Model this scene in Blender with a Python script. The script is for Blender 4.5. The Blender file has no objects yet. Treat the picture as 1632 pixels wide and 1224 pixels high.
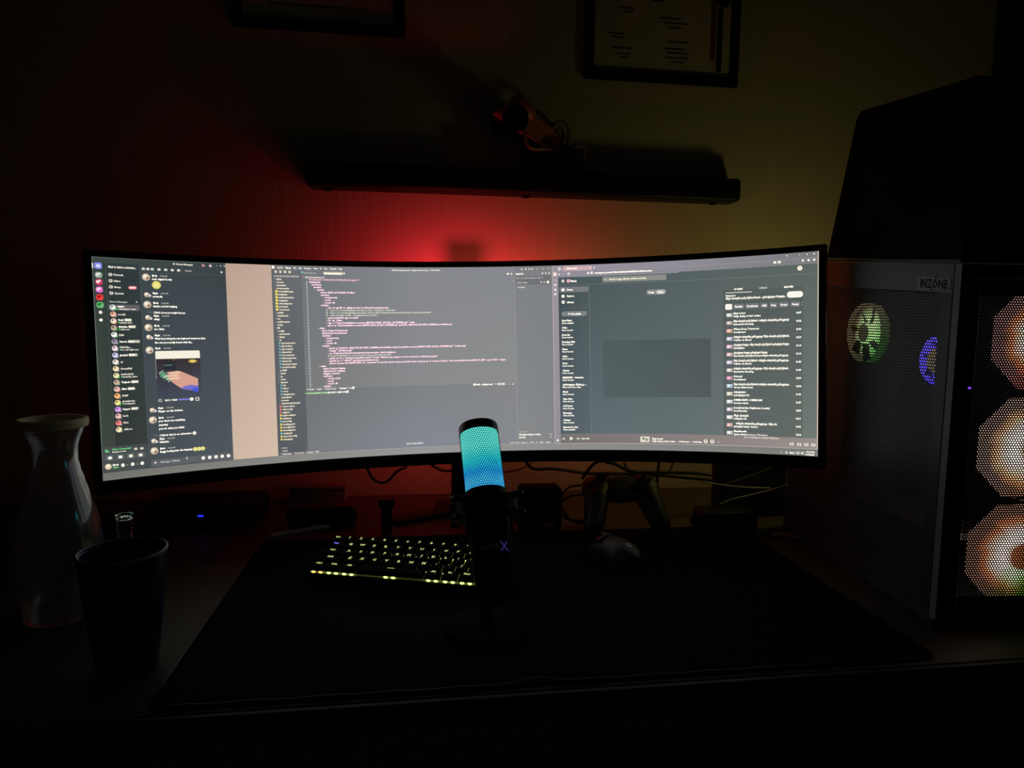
import bpy, bmesh, math, random
from math import sin, cos, pi, radians as rad
from mathutils import Matrix, Vector, Euler
random.seed(4)
S = bpy.context.scene
COL = S.collection

# ------------------------------------------------------------------ camera, world, exposure
def rx(a): return Matrix.Rotation(a, 3, 'X')
def ry(a): return Matrix.Rotation(a, 3, 'Y')
def rz(a): return Matrix.Rotation(a, 3, 'Z')
CAMP = Vector((-.0958, -1.21847, .4015))
CR = rz(-.1397) @ rx(-.09915) @ ry(-.01159)
cam = bpy.data.cameras.new('camera'); camo = bpy.data.objects.new('camera', cam); COL.objects.link(camo)
cx, cy, cz = CR.col[0], CR.col[1], CR.col[2]
m3 = Matrix((cx, cz, -cy)).transposed()
camo.matrix_world = Matrix.Translation(CAMP) @ m3.to_4x4()
cam.sensor_width = 36; cam.lens = 1067.457 / 1632 * 36; cam.clip_start = .02
S.camera = camo
w = bpy.data.worlds.new('night'); S.world = w; w.use_nodes = True
w.node_tree.nodes['Background'].inputs[0].default_value = (1, .8, .5, 1)
w.node_tree.nodes['Background'].inputs[1].default_value = .006
S.view_settings.view_transform = 'Standard'; S.view_settings.look = 'None'
S.view_settings.exposure = 0; S.view_settings.gamma = 1; S.view_settings.use_curve_mapping = False

def lin(c, k=1.0):
    o = []
    for v in c[:3]:
        v = v / 255.0
        o.append((v / 12.92 if v <= .04045 else ((v + .055) / 1.055) ** 2.4) * k)
    return tuple(o) + (1.0,)

# ------------------------------------------------------------------ materials
def mat(name, col, rough=.5, metal=0, noise=.15, scale=30, bump=0, coat=0, trans=0, spec=.5, stretch=(1, 1, 1)):
    m = bpy.data.materials.new(name); m.use_nodes = True
    nt = m.node_tree; b = nt.nodes['Principled BSDF']
    b.inputs['Roughness'].default_value = rough; b.inputs['Metallic'].default_value = metal
    b.inputs['Coat Weight'].default_value = coat; b.inputs['Transmission Weight'].default_value = trans
    b.inputs['Specular IOR Level'].default_value = spec
    tc = nt.nodes.new('ShaderNodeTexCoord'); mp = nt.nodes.new('ShaderNodeMapping'); mp.inputs['Scale'].default_value = stretch
    n = nt.nodes.new('ShaderNodeTexNoise'); n.inputs['Scale'].default_value = scale; n.inputs['Detail'].default_value = 4
    nt.links.new(tc.outputs['Object'], mp.inputs[0]); nt.links.new(mp.outputs[0], n.inputs['Vector'])
    r = nt.nodes.new('ShaderNodeMix'); r.data_type = 'RGBA'
    r.inputs[6].default_value = tuple(c * (1 - noise) for c in col[:3]) + (1,)
    r.inputs[7].default_value = tuple(min(1, c * (1 + noise)) for c in col[:3]) + (1,)
    nt.links.new(n.outputs['Fac'], r.inputs[0]); nt.links.new(r.outputs[2], b.inputs['Base Color'])
    if bump:
        bp = nt.nodes.new('ShaderNodeBump'); bp.inputs['Strength'].default_value = bump; bp.inputs['Distance'].default_value = .002
        nt.links.new(n.outputs['Fac'], bp.inputs['Height']); nt.links.new(bp.outputs[0], b.inputs['Normal'])
    return m

def emat(name, col, strength=1.0):
    m = bpy.data.materials.new(name); m.use_nodes = True; nt = m.node_tree; nt.nodes.clear()
    e = nt.nodes.new('ShaderNodeEmission'); o = nt.nodes.new('ShaderNodeOutputMaterial')
    e.inputs[0].default_value = col; e.inputs[1].default_value = strength
    nt.links.new(e.outputs[0], o.inputs[0]); return m

def attr_emat(name, strength=1.0):
    m = emat(name, (1, 1, 1, 1), strength); nt = m.node_tree
    a = nt.nodes.new('ShaderNodeAttribute'); a.attribute_name = 'Col'
    nt.links.new(a.outputs['Color'], [n for n in nt.nodes if n.type == 'EMISSION'][0].inputs[0]); return m

M = dict(
    wall=mat('wallpaper', (.42, .38, .32), .8, noise=.08, scale=9, bump=.4, stretch=(22, 22, .9)),
    ceil=mat('ceiling_paint', (.4, .39, .37), .9), floor=mat('floor_boards', (.1, .06, .035), .5, scale=6, stretch=(1, 12, 1)),
    desk=mat('desk_wood', (.065, .05, .03), .5, noise=.2, scale=14, stretch=(1.2, 18, 4)),
    edge=mat('desk_edge', (.02, .016, .01), .5, noise=.2, scale=30),
    cloth=mat('mat_cloth', (.0025, .0025, .003), .95, noise=.3, scale=900, bump=.2, spec=.1),
    stitch=mat('stitching', (.05, .05, .05), .35, scale=300),
    black=mat('black_plastic', (.0035, .0035, .004), .5, scale=80, spec=.25), blackm=mat('matt_black', (.002, .002, .002), .75, scale=80, spec=.1),
    gloss=mat('gloss_black', (.003, .003, .0035), .3, scale=60, spec=.35), grey=mat('dark_grey', (.02, .021, .022), .5, scale=60),
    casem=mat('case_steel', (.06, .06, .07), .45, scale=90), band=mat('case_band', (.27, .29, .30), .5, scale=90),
    green=mat('dark_green_plastic', (.016, .019, .013), .5, scale=50), wood=mat('pale_wood', (.85, .72, .42), .5, noise=.2, scale=20, stretch=(1, 1, 8)),
    blue=mat('blue_enamel', (.006, .012, .07), .4, scale=20), bluerim=mat('pale_rim', (.16, .19, .3), .35, scale=60),
    paper=mat('paper', (.42, .42, .38), .9, scale=40), ink=mat('ink', (.05, .045, .04), .9), redp=mat('red_paint', (.34, .13, .10), .4, scale=30),
    pale=mat('pale_paint', (.15, .13, .12), .5, scale=30), cable=mat('cable_rubber', (.01, .01, .01), .5, scale=60),
    redlitcable=mat('redlit_cable', (.5, .1, .07), .5, scale=60), whitecable=mat('white_cable', (.5, .5, .5), .5, scale=60),  # first cable colour has the red wall light painted in
    cabinet=mat('cabinet_paint', (.012, .012, .018), .6, scale=5), box=mat('grey_card', (.22, .22, .24), .8, scale=20),
    badge=mat('badge_plate', (.62, .62, .68), .6, scale=60), badgei=mat('badge_ink', (.03, .03, .035), .7, scale=60),
    white=mat('grey_print_and_glint', (.8, .8, .82), .5, scale=60), plate=mat('key_plate', (.35, .36, .3), .5, scale=60),
    copper=mat('copper_cap', (.35, .16, .09), .4, scale=60),
)
g = mat('clear_glass', (.9, .95, 1), .03, trans=1, noise=0); M['glass'] = g
M['frost'] = mat('misted_glass', (.85, .9, .95), .13, noise=.15, scale=25, bump=.3, trans=.93, coat=1)
M['mouse'] = mat('mouse_shell', (.012, .013, .017), .42, scale=40)
M['ui'] = attr_emat('screen_picture', 1.0)

# ------------------------------------------------------------------ builders
def tag(o, label=None, cat=None, group=None, kind=None):
    for k, v in (('label', label), ('category', cat), ('group', group), ('kind', kind)):
        if v: o[k] = v
    return o
def link(name, me, m=None, parent=None, mw=None):
    o = bpy.data.objects.new(name, me); COL.objects.link(o)
    if m is not None and me is not None and not me.materials: me.materials.append(m)
    if parent is not None: o.parent = parent
    if mw is not None: o.matrix_local = mw
    return o
def empty(name, loc=(0, 0, 0), rot=None, mw=None, parent=None):
    o = bpy.data.objects.new(name, None); COL.objects.link(o); o.empty_display_size = .02
    if parent is not None: o.parent = parent
    if mw is not None: o.matrix_local = mw
    else:
        o.location = loc
        if rot: o.rotation_euler = rot
    return o
def mesh(name, vs, fs, smooth=False):
    me = bpy.data.meshes.new(name); me.from_pydata([tuple(v) for v in vs], [], fs); me.update()
    if smooth:
        me.polygons.foreach_set('use_smooth', [True] * len(me.polygons))
    return me
class MB:
    def __init__(s): s.b = bmesh.new()
    def box(s, x0, y0, z0, x1, y1, z1, bev=0, seg=2, T=None):
        r = bmesh.ops.create_cube(s.b, size=1)['verts']
        mt = Matrix.Translation(((x0 + x1) / 2, (y0 + y1) / 2, (z0 + z1) / 2)) @ Matrix.Diagonal((abs(x1 - x0), abs(y1 - y0), abs(z1 - z0), 1))
        bmesh.ops.transform(s.b, matrix=mt, verts=r)
        if bev:
            es = list({e for v in r for e in v.link_edges})
            q = bmesh.ops.bevel(s.b, geom=es, offset=bev, segments=seg, profile=.5, affect='EDGES'); r = list({v for f in q['faces'] for v in f.verts} | {v for v in r if v.is_valid})
        if T is not None: bmesh.ops.transform(s.b, matrix=T, verts=r)
        return s
    def cyl(s, p0, p1, r0, r1=None, n=24, caps=True):
        r1 = r0 if r1 is None else r1
        p0, p1 = Vector(p0), Vector(p1); d = p1 - p0
        v = bmesh.ops.create_cone(s.b, cap_ends=caps, segments=n, radius1=r0, radius2=r1, depth=d.length)['verts']
        q = Vector((0, 0, 1)).rotation_difference(d.normalized()).to_matrix().to_4x4()
        bmesh.ops.transform(s.b, matrix=Matrix.Translation((p0 + p1) / 2) @ q, verts=v); return s
    def ball(s, c, r, n=12, T=None):
        r = (r, r, r) if not hasattr(r, '__len__') else r
        v = bmesh.ops.create_uvsphere(s.b, u_segments=n * 2, v_segments=n, radius=1)['verts']
        mt = Matrix.Translation(c) @ (T if T is not None else Matrix.Identity(4)) @ Matrix.Diagonal((*r, 1))
        bmesh.ops.transform(s.b, matrix=mt, verts=v); return s
    def lathe(s, prof, n=48, c=(0, 0, 0), close=False):
        rings = []
        for r, z in prof:
            rings.append([s.b.verts.new((c[0] + max(r, 1e-5) * cos(2 * pi * k / n), c[1] + max(r, 1e-5) * sin(2 * pi * k / n), c[2] + z)) for k in range(n)])
        if close: rings.append(rings[0])
        for a, b in zip(rings, rings[1:]):
            for k in range(n): s.b.faces.new((a[k], a[(k + 1) % n], b[(k + 1) % n], b[k]))
        return s
    def prism(s, pts, y0, y1, axis='y'):
        f = {'y': lambda a, b, t: (a, t, b), 'x': lambda a, b, t: (t, a, b), 'z': lambda a, b, t: (a, b, t)}[axis]
        A = [s.b.verts.new(f(a, b, y0)) for a, b in pts]; B = [s.b.verts.new(f(a, b, y1)) for a, b in pts]
        s.b.faces.new(A); s.b.faces.new(B[::-1])
        for k in range(len(pts)): s.b.faces.new((A[k], B[k], B[(k + 1) % len(pts)], A[(k + 1) % len(pts)]))
        return s
    def bevel(s, off, seg=2):
        bmesh.ops.bevel(s.b, geom=[e for e in s.b.edges if len(e.link_faces) == 2 and e.calc_face_angle(0) > .5], offset=off, segments=seg, profile=.5, affect='EDGES'); return s
    def build(s, name, m, parent=None, smooth=True, mw=None):
        bmesh.ops.recalc_face_normals(s.b, faces=s.b.faces)
        me = bpy.data.meshes.new(name); s.b.to_mesh(me); s.b.free()
        if smooth:
            me.polygons.foreach_set('use_smooth', [True] * len(me.polygons))
            me.set_sharp_from_angle(angle=rad(35))
        return link(name, me, m, parent, mw)
def tube(name, pts, r, m, parent=None, n=8, sub=8):
    P = [Vector(p) for p in pts]; path = []
    for i in range(len(P) - 1):
        a, b, c, d = P[max(i - 1, 0)], P[i], P[i + 1], P[min(i + 2, len(P) - 1)]
        for k in range(sub):
            t = k / sub
            path.append(.5 * ((2 * b) + (c - a) * t + (2 * a - 5 * b + 4 * c - d) * t * t + (3 * b - a - 3 * c + d) * t ** 3))
    path.append(P[-1])
    vs, fs = [], []; up = Vector((0, 0, 1)); prev = None
    for i, p in enumerate(path):
        t = (path[min(i + 1, len(path) - 1)] - path[max(i - 1, 0)]).normalized()
        if prev is None: nrm = t.cross(up if abs(t.z) < .9 else Vector((1, 0, 0))).normalized()
        else: nrm = (prev - t * prev.dot(t)).normalized()
        prev = nrm; bn = t.cross(nrm)
        for k in range(n):
            a = 2 * pi * k / n; vs.append(p + (nrm * cos(a) + bn * sin(a)) * r)
    L = len(path)
    for i in range(L - 1):
        for k in range(n): fs.append((i * n + k, i * n + (k + 1) % n, (i + 1) * n + (k + 1) % n, (i + 1) * n + k))
    fs.append(tuple(range(n))[::-1]); fs.append(tuple((L - 1) * n + k for k in range(n)))
    return link(name, mesh(name, vs, fs, True), m, parent)
def honey(x0, x1, y0, y1, pitch, hole, keep=None):
    """flat sheet of hexagonal cells, each with an open hexagonal hole: returns verts, faces in the plane"""
    vs, fs = [], []; dy = pitch * math.sqrt(3) / 2; R0 = pitch / math.sqrt(3); j = 0; y = y0
    while y <= y1:
        x = x0 + (pitch / 2 if j % 2 else 0)
        while x <= x1:
            solid = keep and not keep(x, y); b = len(vs)
            for k in range(6):
                a = pi / 6 + k * pi / 3; vs.append((x + R0 * cos(a), y + R0 * sin(a)))
            if solid: fs.append(tuple(b + k for k in range(6)))
            else:
                for k in range(6):
                    a = pi / 6 + k * pi / 3; vs.append((x + hole * cos(a), y + hole * sin(a)))
                for k in range(6): fs.append((b + k, b + (k + 1) % 6, b + 6 + (k + 1) % 6, b + 6 + k))
            x += pitch
        y += dy; j += 1
    return vs, fs

# glyph outlines of Blender's own font, turned into meshes once per character
GL = {}; _tc = bpy.data.curves.new('glyphs', 'FONT'); _to = bpy.data.objects.new('glyphs', _tc); COL.objects.link(_to)
_tc.resolution_u = 1; _tc.offset = .04
def _width(s):
    _tc.body = s; bpy.context.view_layer.update()
    return _to.evaluated_get(bpy.context.evaluated_depsgraph_get()).dimensions.x
_bar = None
def glyph(ch):
    global _bar
    if ch in GL: return GL[ch]
    if _bar is None: _bar = _width('||')
    adv = _width('|' + ch + '|') - _bar
    _tc.body = ch; bpy.context.view_layer.update()
    e = _to.evaluated_get(bpy.context.evaluated_depsgraph_get()); me = e.to_mesh()
    me.calc_loop_triangles()
    GL[ch] = ([(v.co.x, v.co.y) for v in me.vertices], [tuple(t.vertices) for t in me.loop_triangles], adv)
    e.to_mesh_clear(); return GL[ch]
def textgeo(s, cap):
    """2-D text geometry; cap = capital height; returns verts, tris, width"""
    k = cap / .73; x = 0; V, F = [], []
    for ch in s:
        if ch == ' ': x += .3 * k; continue
        gv, gf, a = glyph(ch); b = len(V)
        V += [(x + p[0] * k, p[1] * k) for p in gv]; F += [tuple(b + i for i in t) for t in gf]; x += a * k
    return V, F, x

# ------------------------------------------------------------------ room
MW = MB().box(-1.75, .3, -.74, 1.75, .4, 1.9).build('wall_back', M['wall'], smooth=False); MW['kind'] = 'structure'
for nm, b, m in (('wall_left', (-1.85, -2.4, -.74, -1.75, .4, 1.9), 'wall'), ('wall_right', (1.75, -2.4, -.74, 1.85, .4, 1.9), 'wall'),
                 ('floor', (-1.85, -2.4, -.8, 1.85, .4, -.74), 'floor'), ('ceiling', (-1.85, -2.4, 1.9, 1.85, .4, 1.96), 'ceil')):
    MB().box(*b).build(nm, M[m], smooth=False)['kind'] = 'structure'
MB().box(-1.75, .285, -.74, .98, .3, -.67, .003).build('baseboard_back', M['blackm'])['kind'] = 'structure'

# ------------------------------------------------------------------ desk
desk = tag(empty('desk', (0, 0, -.74)), 'long wooden desk carrying the monitor, mostly hidden by a black mat', 'desk')
def D(v): return Matrix.Translation((0, 0, .74))
MB().box(-1.05, -.54, -.03, .97, .285, 0, .003).build('desktop', M['desk'], desk, mw=D(0))
MB().box(-1.05, -.548, -.03, .97, -.5405, -.001, .002).build('edge_strip', M['edge'], desk, mw=D(0))
for x in (-1.0, .88):
    for y in (-.5, .22): MB().box(x, y, -.74, x + .05, y + .05, -.031, .003).build('leg', M['blackm'], desk, mw=D(0))
MB().box(-.95, .2, -.35, .88, .22, -.031).build('back_panel', M['blackm'], desk, mw=D(0))

dm = tag(empty('desk_mat', (0, 0, 0)), 'large black cloth desk mat under the keyboard and mouse', 'desk mat')
# rounded sheet with a slight ripple at the front edge
def rrect(x0, y0, x1, y1, r, n=6):
    o = []
    for cx_, cy_, a0 in ((x1 - r, y1 - r, 0), (x0 + r, y1 - r, 90), (x0 + r, y0 + r, 180), (x1 - r, y0 + r, 270)):
        for k in range(n + 1):
            a = rad(a0 + 90 * k / n); o.append((cx_ + r * cos(a), cy_ + r * sin(a)))
    return o
MB().prism(rrect(-.37, -.532, .52, -.02, .015), .0, .003, 'z').build('cloth', M['cloth'], dm)
st = []
for x, y in rrect(-.369, -.531, .519, -.021, .014): st.append((x, y, .0032))
front = [(-.355 + .86 * k / 40, -.5315, .0036 + (.006 * math.exp(-((k - 18.2) / .9) ** 2)) + .0006 * sin(k * 1.9)) for k in range(41)]
tube('stitched_edge', front, .0011, M['stitch'], dm, n=6, sub=3)
tube('stitched_edge', [(-.3695, -.52, .0032), (-.3695, -.03, .0032)], .0009, M['stitch'], dm, n=6)
tube('stitched_edge', [(-.355, -.0205, .0032), (.505, -.0205, .0032)], .0009, M['stitch'], dm, n=6)

# ------------------------------------------------------------------ curved monitor
R0 = .99976; W0, H0 = 1.196, .336
MM = Matrix.Translation((0, 0, .32313)) @ (rz(-.05297) @ ry(-.02694) @ rx(-.04885)).to_4x4()
mon = tag(empty('monitor', (0, .12, 0)), 'very wide curved black monitor with chat, code and music windows on screen', 'monitor')
MI = Matrix.Translation((0, -.12, 0))
MH = MI @ MM
def cp(u, d, z): a = u / R0; return ((R0 + d) * sin(a), (R0 + d) * cos(a) - R0, z)   # arc length, depth behind the screen, height
def arcbox(name, u0, u1, z0, z1, d0, d1, m, parent, n=48, mw=None):
    vs, fs = [], []
    for i in range(n + 1):
        u = u0 + (u1 - u0) * i / n
        vs += [cp(u, d0, z0), cp(u, d1, z0), cp(u, d1, z1), cp(u, d0, z1)]
    for i in range(n):
        a = i * 4; b = a + 4
        for k in range(4): fs.append((a + k, a + (k + 1) % 4, b + (k + 1) % 4, b + k))
    fs += [(0, 1, 2, 3), (n * 4 + 3, n * 4 + 2, n * 4 + 1, n * 4)]
    me = mesh(name, vs, fs); bm = bmesh.new(); bm.from_mesh(me); bmesh.ops.recalc_face_normals(bm, faces=bm.faces); bm.to_mesh(me); bm.free()
    return link(name, me, m, parent, mw)
hw, hh = W0 / 2, H0 / 2
arcbox('bezel', -hw - .009, hw + .011, hh + .0012, hh + .010, -.003, .02, M['gloss'], mon, mw=MH)
arcbox('bezel', -hw - .009, hw + .011, -hh - .021, -hh - .0006, -.003, .02, M['gloss'], mon, mw=MH)
arcbox('bezel', -hw - .009, -hw - .0008, -hh - .0006, hh + .0012, -.003, .02, M['gloss'], mon, 2, mw=MH)
arcbox('bezel', hw + .0008, hw + .011, -hh - .0006, hh + .0012, -.003, .02, M['gloss'], mon, 2, mw=MH)
arcbox('back_shell', -hw - .008, hw + .010, -hh - .02, hh + .009, .0201, .032, M['black'], mon, mw=MH)
arcbox('back_bulge', -.3, .3, -hh + .03, hh - .05, .0321, .055, M['black'], mon, 16, mw=MH)
MB().cyl((0, .055, 0), (0, .075, 0), .075, .07, 40).build('mount_disc', M['grey'], mon, mw=MH)
MB().box(-.028, .125, .012, .028, .165, .44, .008, 3).build('stand_column', M['black'], mon, mw=MI)
MB().box(-.019, .166, .40, .019, .215, .415, .003).build('shadow_arm', M['black'], mon, mw=MI)  # unseen link holding the added shadow-casting arm
MB().box(-.019, .215, .40, .019, .235, .483, .003).build('shadow_arm', M['black'], mon, mw=MI)  # unseen arm, added to throw the dome-shaped shadow on the wall
MB().box(-.02, .07, .30, .02, .126, .36, .004).build('stand_arm', M['black'], mon, mw=MI)
MB().box(-.06, .1, .0, .06, .2, .0115, .004).build('stand_foot', M['black'], mon, mw=MI)
for sx in (-1, 1):
    T = Matrix.Translation((sx * .05, .12, 0)) @ Matrix.Rotation(sx * rad(62), 4, 'Z')
    MB().box(-.02, -.11, .0, .02, .0, .0105, .004, T=T).build('stand_leg', M['black'], mon, mw=MI)

# --- the picture on the screen with its haze painted in, drawn in screen pixels (5120 x 1440)
class UI:
    def __init__(s, name, layer, parent): s.v = []; s.f = []; s.c = []; s.name = name; s.base = layer; s.parent = parent
    def pt(s, x, y, l): return cp((x / 5120 - .5) * W0, -(s.base + l) * .0002, (.5 - y / 1440) * H0)
    def quad(s, x0, y0, x1, y1, c, l=0, step=40, vy=1):
        """c: one colour, or four (TL, TR, BL, BR)"""
        if not hasattr(c[0], '__len__'): c = (c,) * 4
        else: vy = max(vy, 6)
        nx = max(1, int(abs(x1 - x0) / step)); b = len(s.v)
        C4 = [lin(q) for q in c]
        for j in range(vy + 1):
            for i in range(nx + 1):
                a, t = i / nx, j / vy; s.v.append(s.pt(x0 + (x1 - x0) * a, y0 + (y1 - y0) * t, l))
                s.c.append(tuple((C4[0][k] * (1 - a) + C4[1][k] * a) * (1 - t) + (C4[2][k] * (1 - a) + C4[3][k] * a) * t for k in range(4)))
        for j in range(vy):
            for i in range(nx):
                p = b + j * (nx + 1) + i; s.f.append((p, p + 1, p + nx + 2, p + nx + 1))
    def poly(s, pts, c, l=1):
        b = len(s.v); s.v += [s.pt(x, y, l) for x, y in pts]; s.c += [lin(c)] * len(pts); s.f.append(tuple(range(b, b + len(pts))))
    def rr(s, x0, y0, x1, y1, r, c, l=1):
        r = min(r, (x1 - x0) / 2, (y1 - y0) / 2); xs = [x0 + r * (1 - cos(a * pi / 8)) for a in range(5)]
        n = max(1, int((x1 - x0 - 2 * r) / 24)); xs += [x0 + r + (x1 - x0 - 2 * r) * k / n for k in range(1, n)] + [x1 - r * (1 - cos(a * pi / 8)) for a in range(4, -1, -1)]
        b = len(s.v)
        for x in xs:
            d = max(0, x0 + r - x, x - x1 + r); q = r - math.sqrt(max(0, r * r - d * d)); s.v += [s.pt(x, y0 + q, l), s.pt(x, y1 - q, l)]; s.c += [lin(c)] * 2
        s.f += [(b + 2 * k, b + 2 * k + 2, b + 2 * k + 3, b + 2 * k + 1) for k in range(len(xs) - 1)]
    def el(s, x, y, r, c, l=1, ry_=None, n=14): s.poly([(x + r * cos(2 * pi * k / n), y + (ry_ or r) * sin(2 * pi * k / n)) for k in range(n)], c, l)
    def text(s, x, yc, cap, t, c, x1=None, l=3):
        V, F, wd = textgeo(t, cap)
        if not V: return
        k = (x1 - x) / wd if x1 else 1; b = len(s.v)
        s.v += [s.pt(x + p[0] * k, yc + cap / 2 - p[1], l) for p in V]; s.c += [lin(c, 1.35)] * len(V)
        s.f += [tuple(b + i for i in q) for q in F]
    def done(s):
        me = mesh(s.name, s.v, s.f); a = me.color_attributes.new('Col', 'FLOAT_COLOR', 'POINT')
        a.data.foreach_set('color', [q for c in s.c for q in c])
        return link(s.name, me, M['ui'], s.parent)
arc = UI('screen', 0, mon)
arc.quad(0, 0, 5120, 1440, (30, 32, 34)); scr = arc.done(); scr.matrix_local = MH
WH = (255, 250, 236); G1 = (214, 208, 196); G2 = (165, 165, 160)

# desktop wallpaper showing between the windows
u = UI('desktop_background', 1, scr)
u.quad(797, 0, 1101, 1389, ((186, 160, 144), (194, 168, 152), (206, 184, 164), (212, 190, 170))); u.done()
u = UI('taskbar', 1, scr)
u.quad(0, 1390, 2200, 1440, ((112, 112, 106), (150, 150, 149), (118, 117, 110), (152, 152, 151)))
u.quad(2200, 1390, 5120, 1440, ((150, 150, 149), (118, 120, 116), (152, 152, 151), (126, 128, 122)))
u.quad(1100, 1389, 5120, 1391.5, (188, 178, 172), 1)
u.text(4873, 1424, 9, '^', WH); u.rr(4909, 1415, 4919, 1430, 4, WH); u.text(4935, 1423, 11, 'ENG', WH, 4968)
u.rr(4980, 1414, 5000, 1430, 3, WH); u.rr(4984, 1418, 4996, 1426, 2, (120, 122, 118), 2); u.poly([(5008, 1418), (5016, 1418), (5026, 1411), (5026, 1433), (5016, 1426), (5008, 1426)], WH)
u.text(5042, 1411, 11, '10:44 PM', WH, 5098); u.text(5036, 1430, 11, '11/9/2025', WH, 5098); u.done()

# chat window
u = UI('chat_window', 1, scr)
u.quad(0, 0, 797, 1390, ((62, 72, 68), (60, 68, 72), (60, 66, 60), (80, 88, 94)))
u.quad(0, 36, 76, 1225, ((54, 66, 62), (50, 60, 56), (64, 72, 64), (60, 68, 62)), 1)
u.quad(76, 36, 268, 1225, ((46, 56, 56), (50, 60, 62), (50, 57, 53), (56, 63, 61)), 1)
u.quad(268, 85, 797, 1330, ((62, 71, 75), (60, 68, 72), (72, 80, 85), (80, 88, 95)), 1)
u.quad(0, 0, 797, 3, (100, 110, 104), 2); u.quad(0, 0, 4, 1390, (104, 112, 104), 2)
u.quad(75, 36, 77, 1225, (84, 92, 90), 2); u.quad(267, 36, 269, 1390, (92, 98, 98), 2); u.quad(268, 84, 797, 86, (84, 92, 94), 2)
u.rr(12, 36, 55, 77, 12, (140, 142, 236), 2); u.rr(22, 48, 45, 66, 8, (226, 226, 255), 3); u.rr(0, 40, 6, 74, 2, WH, 3)
for yc, c, c2 in ((115, (150, 170, 150), (225, 225, 220)), (160, (206, 60, 110), (245, 225, 215)), (208, (226, 110, 200), (245, 215, 240)), (257, (238, 66, 60), (170, 30, 34)), (306, (110, 190, 120), (40, 120, 56))):
    u.rr(14, yc - 19, 54, yc + 19, 14, c, 2); u.el(28, yc - 2, 10, c2, 3); u.el(42, yc + 5, 8, c, 3); u.el(38, yc - 8, 6, c2, 3)
u.el(34, 353, 17, (56, 62, 60), 2); u.el(34, 353, 10, WH, 3); u.el(34, 402, 17, (56, 62, 60), 2); u.el(34, 402, 10, WH, 3)
u.rr(81, 46, 253, 74, 6, (60, 68, 70), 2); u.text(90, 59, 12, 'Find or start a conversa...', WH, 246)
for yc, t, x1 in ((109, 'Friends', 172), (149, 'Nitro', 155), (188, 'Shop', 155), (228, 'Quests', 170)):
    u.rr(88, yc - 10, 110, yc + 10, 7, G1, 2); u.el(97, yc, 4, (70, 78, 78), 3); u.text(116, yc, 12, t, G1, x1)
u.rr(198, 178, 246, 200, 10, (236, 120, 130), 2); u.text(204, 189, 10, 'NEW', (255, 235, 235), 240)
u.text(86, 283, 11, 'Direct Messages', G2, 188); u.text(236, 282, 14, '+', G1)
u.rr(80, 301, 258, 340, 6, ((98, 96, 100)), 2)
dms = [('maple', 'Listening to music', None), ('noodle', None, None), ('Duck', 'playing chess', 'KING'), ('thistle', 'online now', 'BOLT'), ('juju', None, None), ('Aurora', None, 'Starlit'), ('Nebula...', 'in a call right now', None),
       ('Jackal', None, 'PIXEL'), ('ok', None, None), ('SweetFall', None, None), ('lumberjack', 'streaming a game', None), ('Tadpole', None, 'FROG'), ('Mint', None, 'BEAR'), ('SHARP', None, None), ('greenhouse', 'working late', None),
       ('Pepper', None, 'SALT'), ('Rook', None, None), ('Moss', None, None), ('chilcoo', None, None)]
cols = [(200, 215, 200), (226, 150, 120), (226, 196, 170), (160, 130, 100), (226, 226, 214), (110, 104, 124), (226, 190, 200), (176, 176, 220), (222, 208, 190), (240, 200, 150), (222, 206, 140), (170, 140, 110), (214, 160, 150), (244, 150, 70), (236, 200, 110), (196, 120, 220), (216, 160, 150), (216, 90, 90), (246, 214, 150)]
for i, (n_, sub, bd) in enumerate(dms):
    yc = 320 + i * 44.2; u.el(104, yc, 18, tuple(q * .7 + 240 * .3 for q in cols[i]), 3); u.el(108, yc + 4, 9, tuple(min(255, c + 40) for c in cols[i]), 4); u.el(99, yc - 6, 6, tuple(c * .55 for c in cols[i]), 4)
    u.el(117, yc + 12, 6, (90, 200, 110) if i in (0, 3, 4, 10, 14) else (220, 120, 110) if i in (2, 12) else (170, 172, 168), 5)
    y1 = yc - 8 if sub else yc
    x1 = 131 + 7.2 * len(n_); u.text(131, y1, 12, n_, WH if i == 0 or bd else G1, x1)
    if bd: u.rr(x1 + 5, y1 - 9, x1 + 12 + 9 * len(bd), y1 + 9, 5, (200, 198, 176), 2); u.text(x1 + 9, y1, 10, bd, WH)
    if sub: u.text(141, yc + 9, 10, sub, G1, 141 + 5.2 * len(sub)); u.el(135, yc + 9, 5, (90, 210, 110), 4)
u.rr(6, 1222, 262, 1384, 8, (72, 78, 78), 2)
u.poly([(20, 1238), (24, 1236), (42, 1250), (42, 1258), (20, 1258)], (110, 200, 130), 3); u.text(59, 1241, 12, 'Voice Connected', (96, 200, 120), 167); u.text(59, 1258, 10, 'Banana room', G1, 138)
for x in (194, 230): u.rr(x - 10, 1244, x + 10, 1259, 5, G1, 3)
for x in (45, 104, 164, 221): u.rr(x - 25, 1276, x + 25, 1313, 6, (92, 97, 98), 3); u.rr(x - 11, 1286, x + 11, 1304, 6, WH, 4)
u.el(33, 1351, 19, (226, 210, 180), 3); u.el(30, 1345, 9, (255, 240, 214), 4); u.text(58, 1343, 12, 'Birch', WH, 92); u.text(58, 1360, 10, 'Idle', (120, 200, 120), 90)
for x in (116, 172, 228): u.rr(x - 10, 1340, x + 10, 1362, 8, WH, 3)
for x in (140, 198): u.text(x, 1352, 8, 'v', G1)
u.text(488, 20, 12, 'Direct Messages', G1, 590); u.el(474, 20, 7, G1)
for x in (655, 700): u.el(x, 22, 9, (230, 200, 200), 2)
u.el(655, 22, 6, (190, 60, 80), 3)
for x, t in ((742, '-'), (766, 'o'), (790, 'x')): u.text(x - 4, 18, 12, t, G1)
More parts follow.
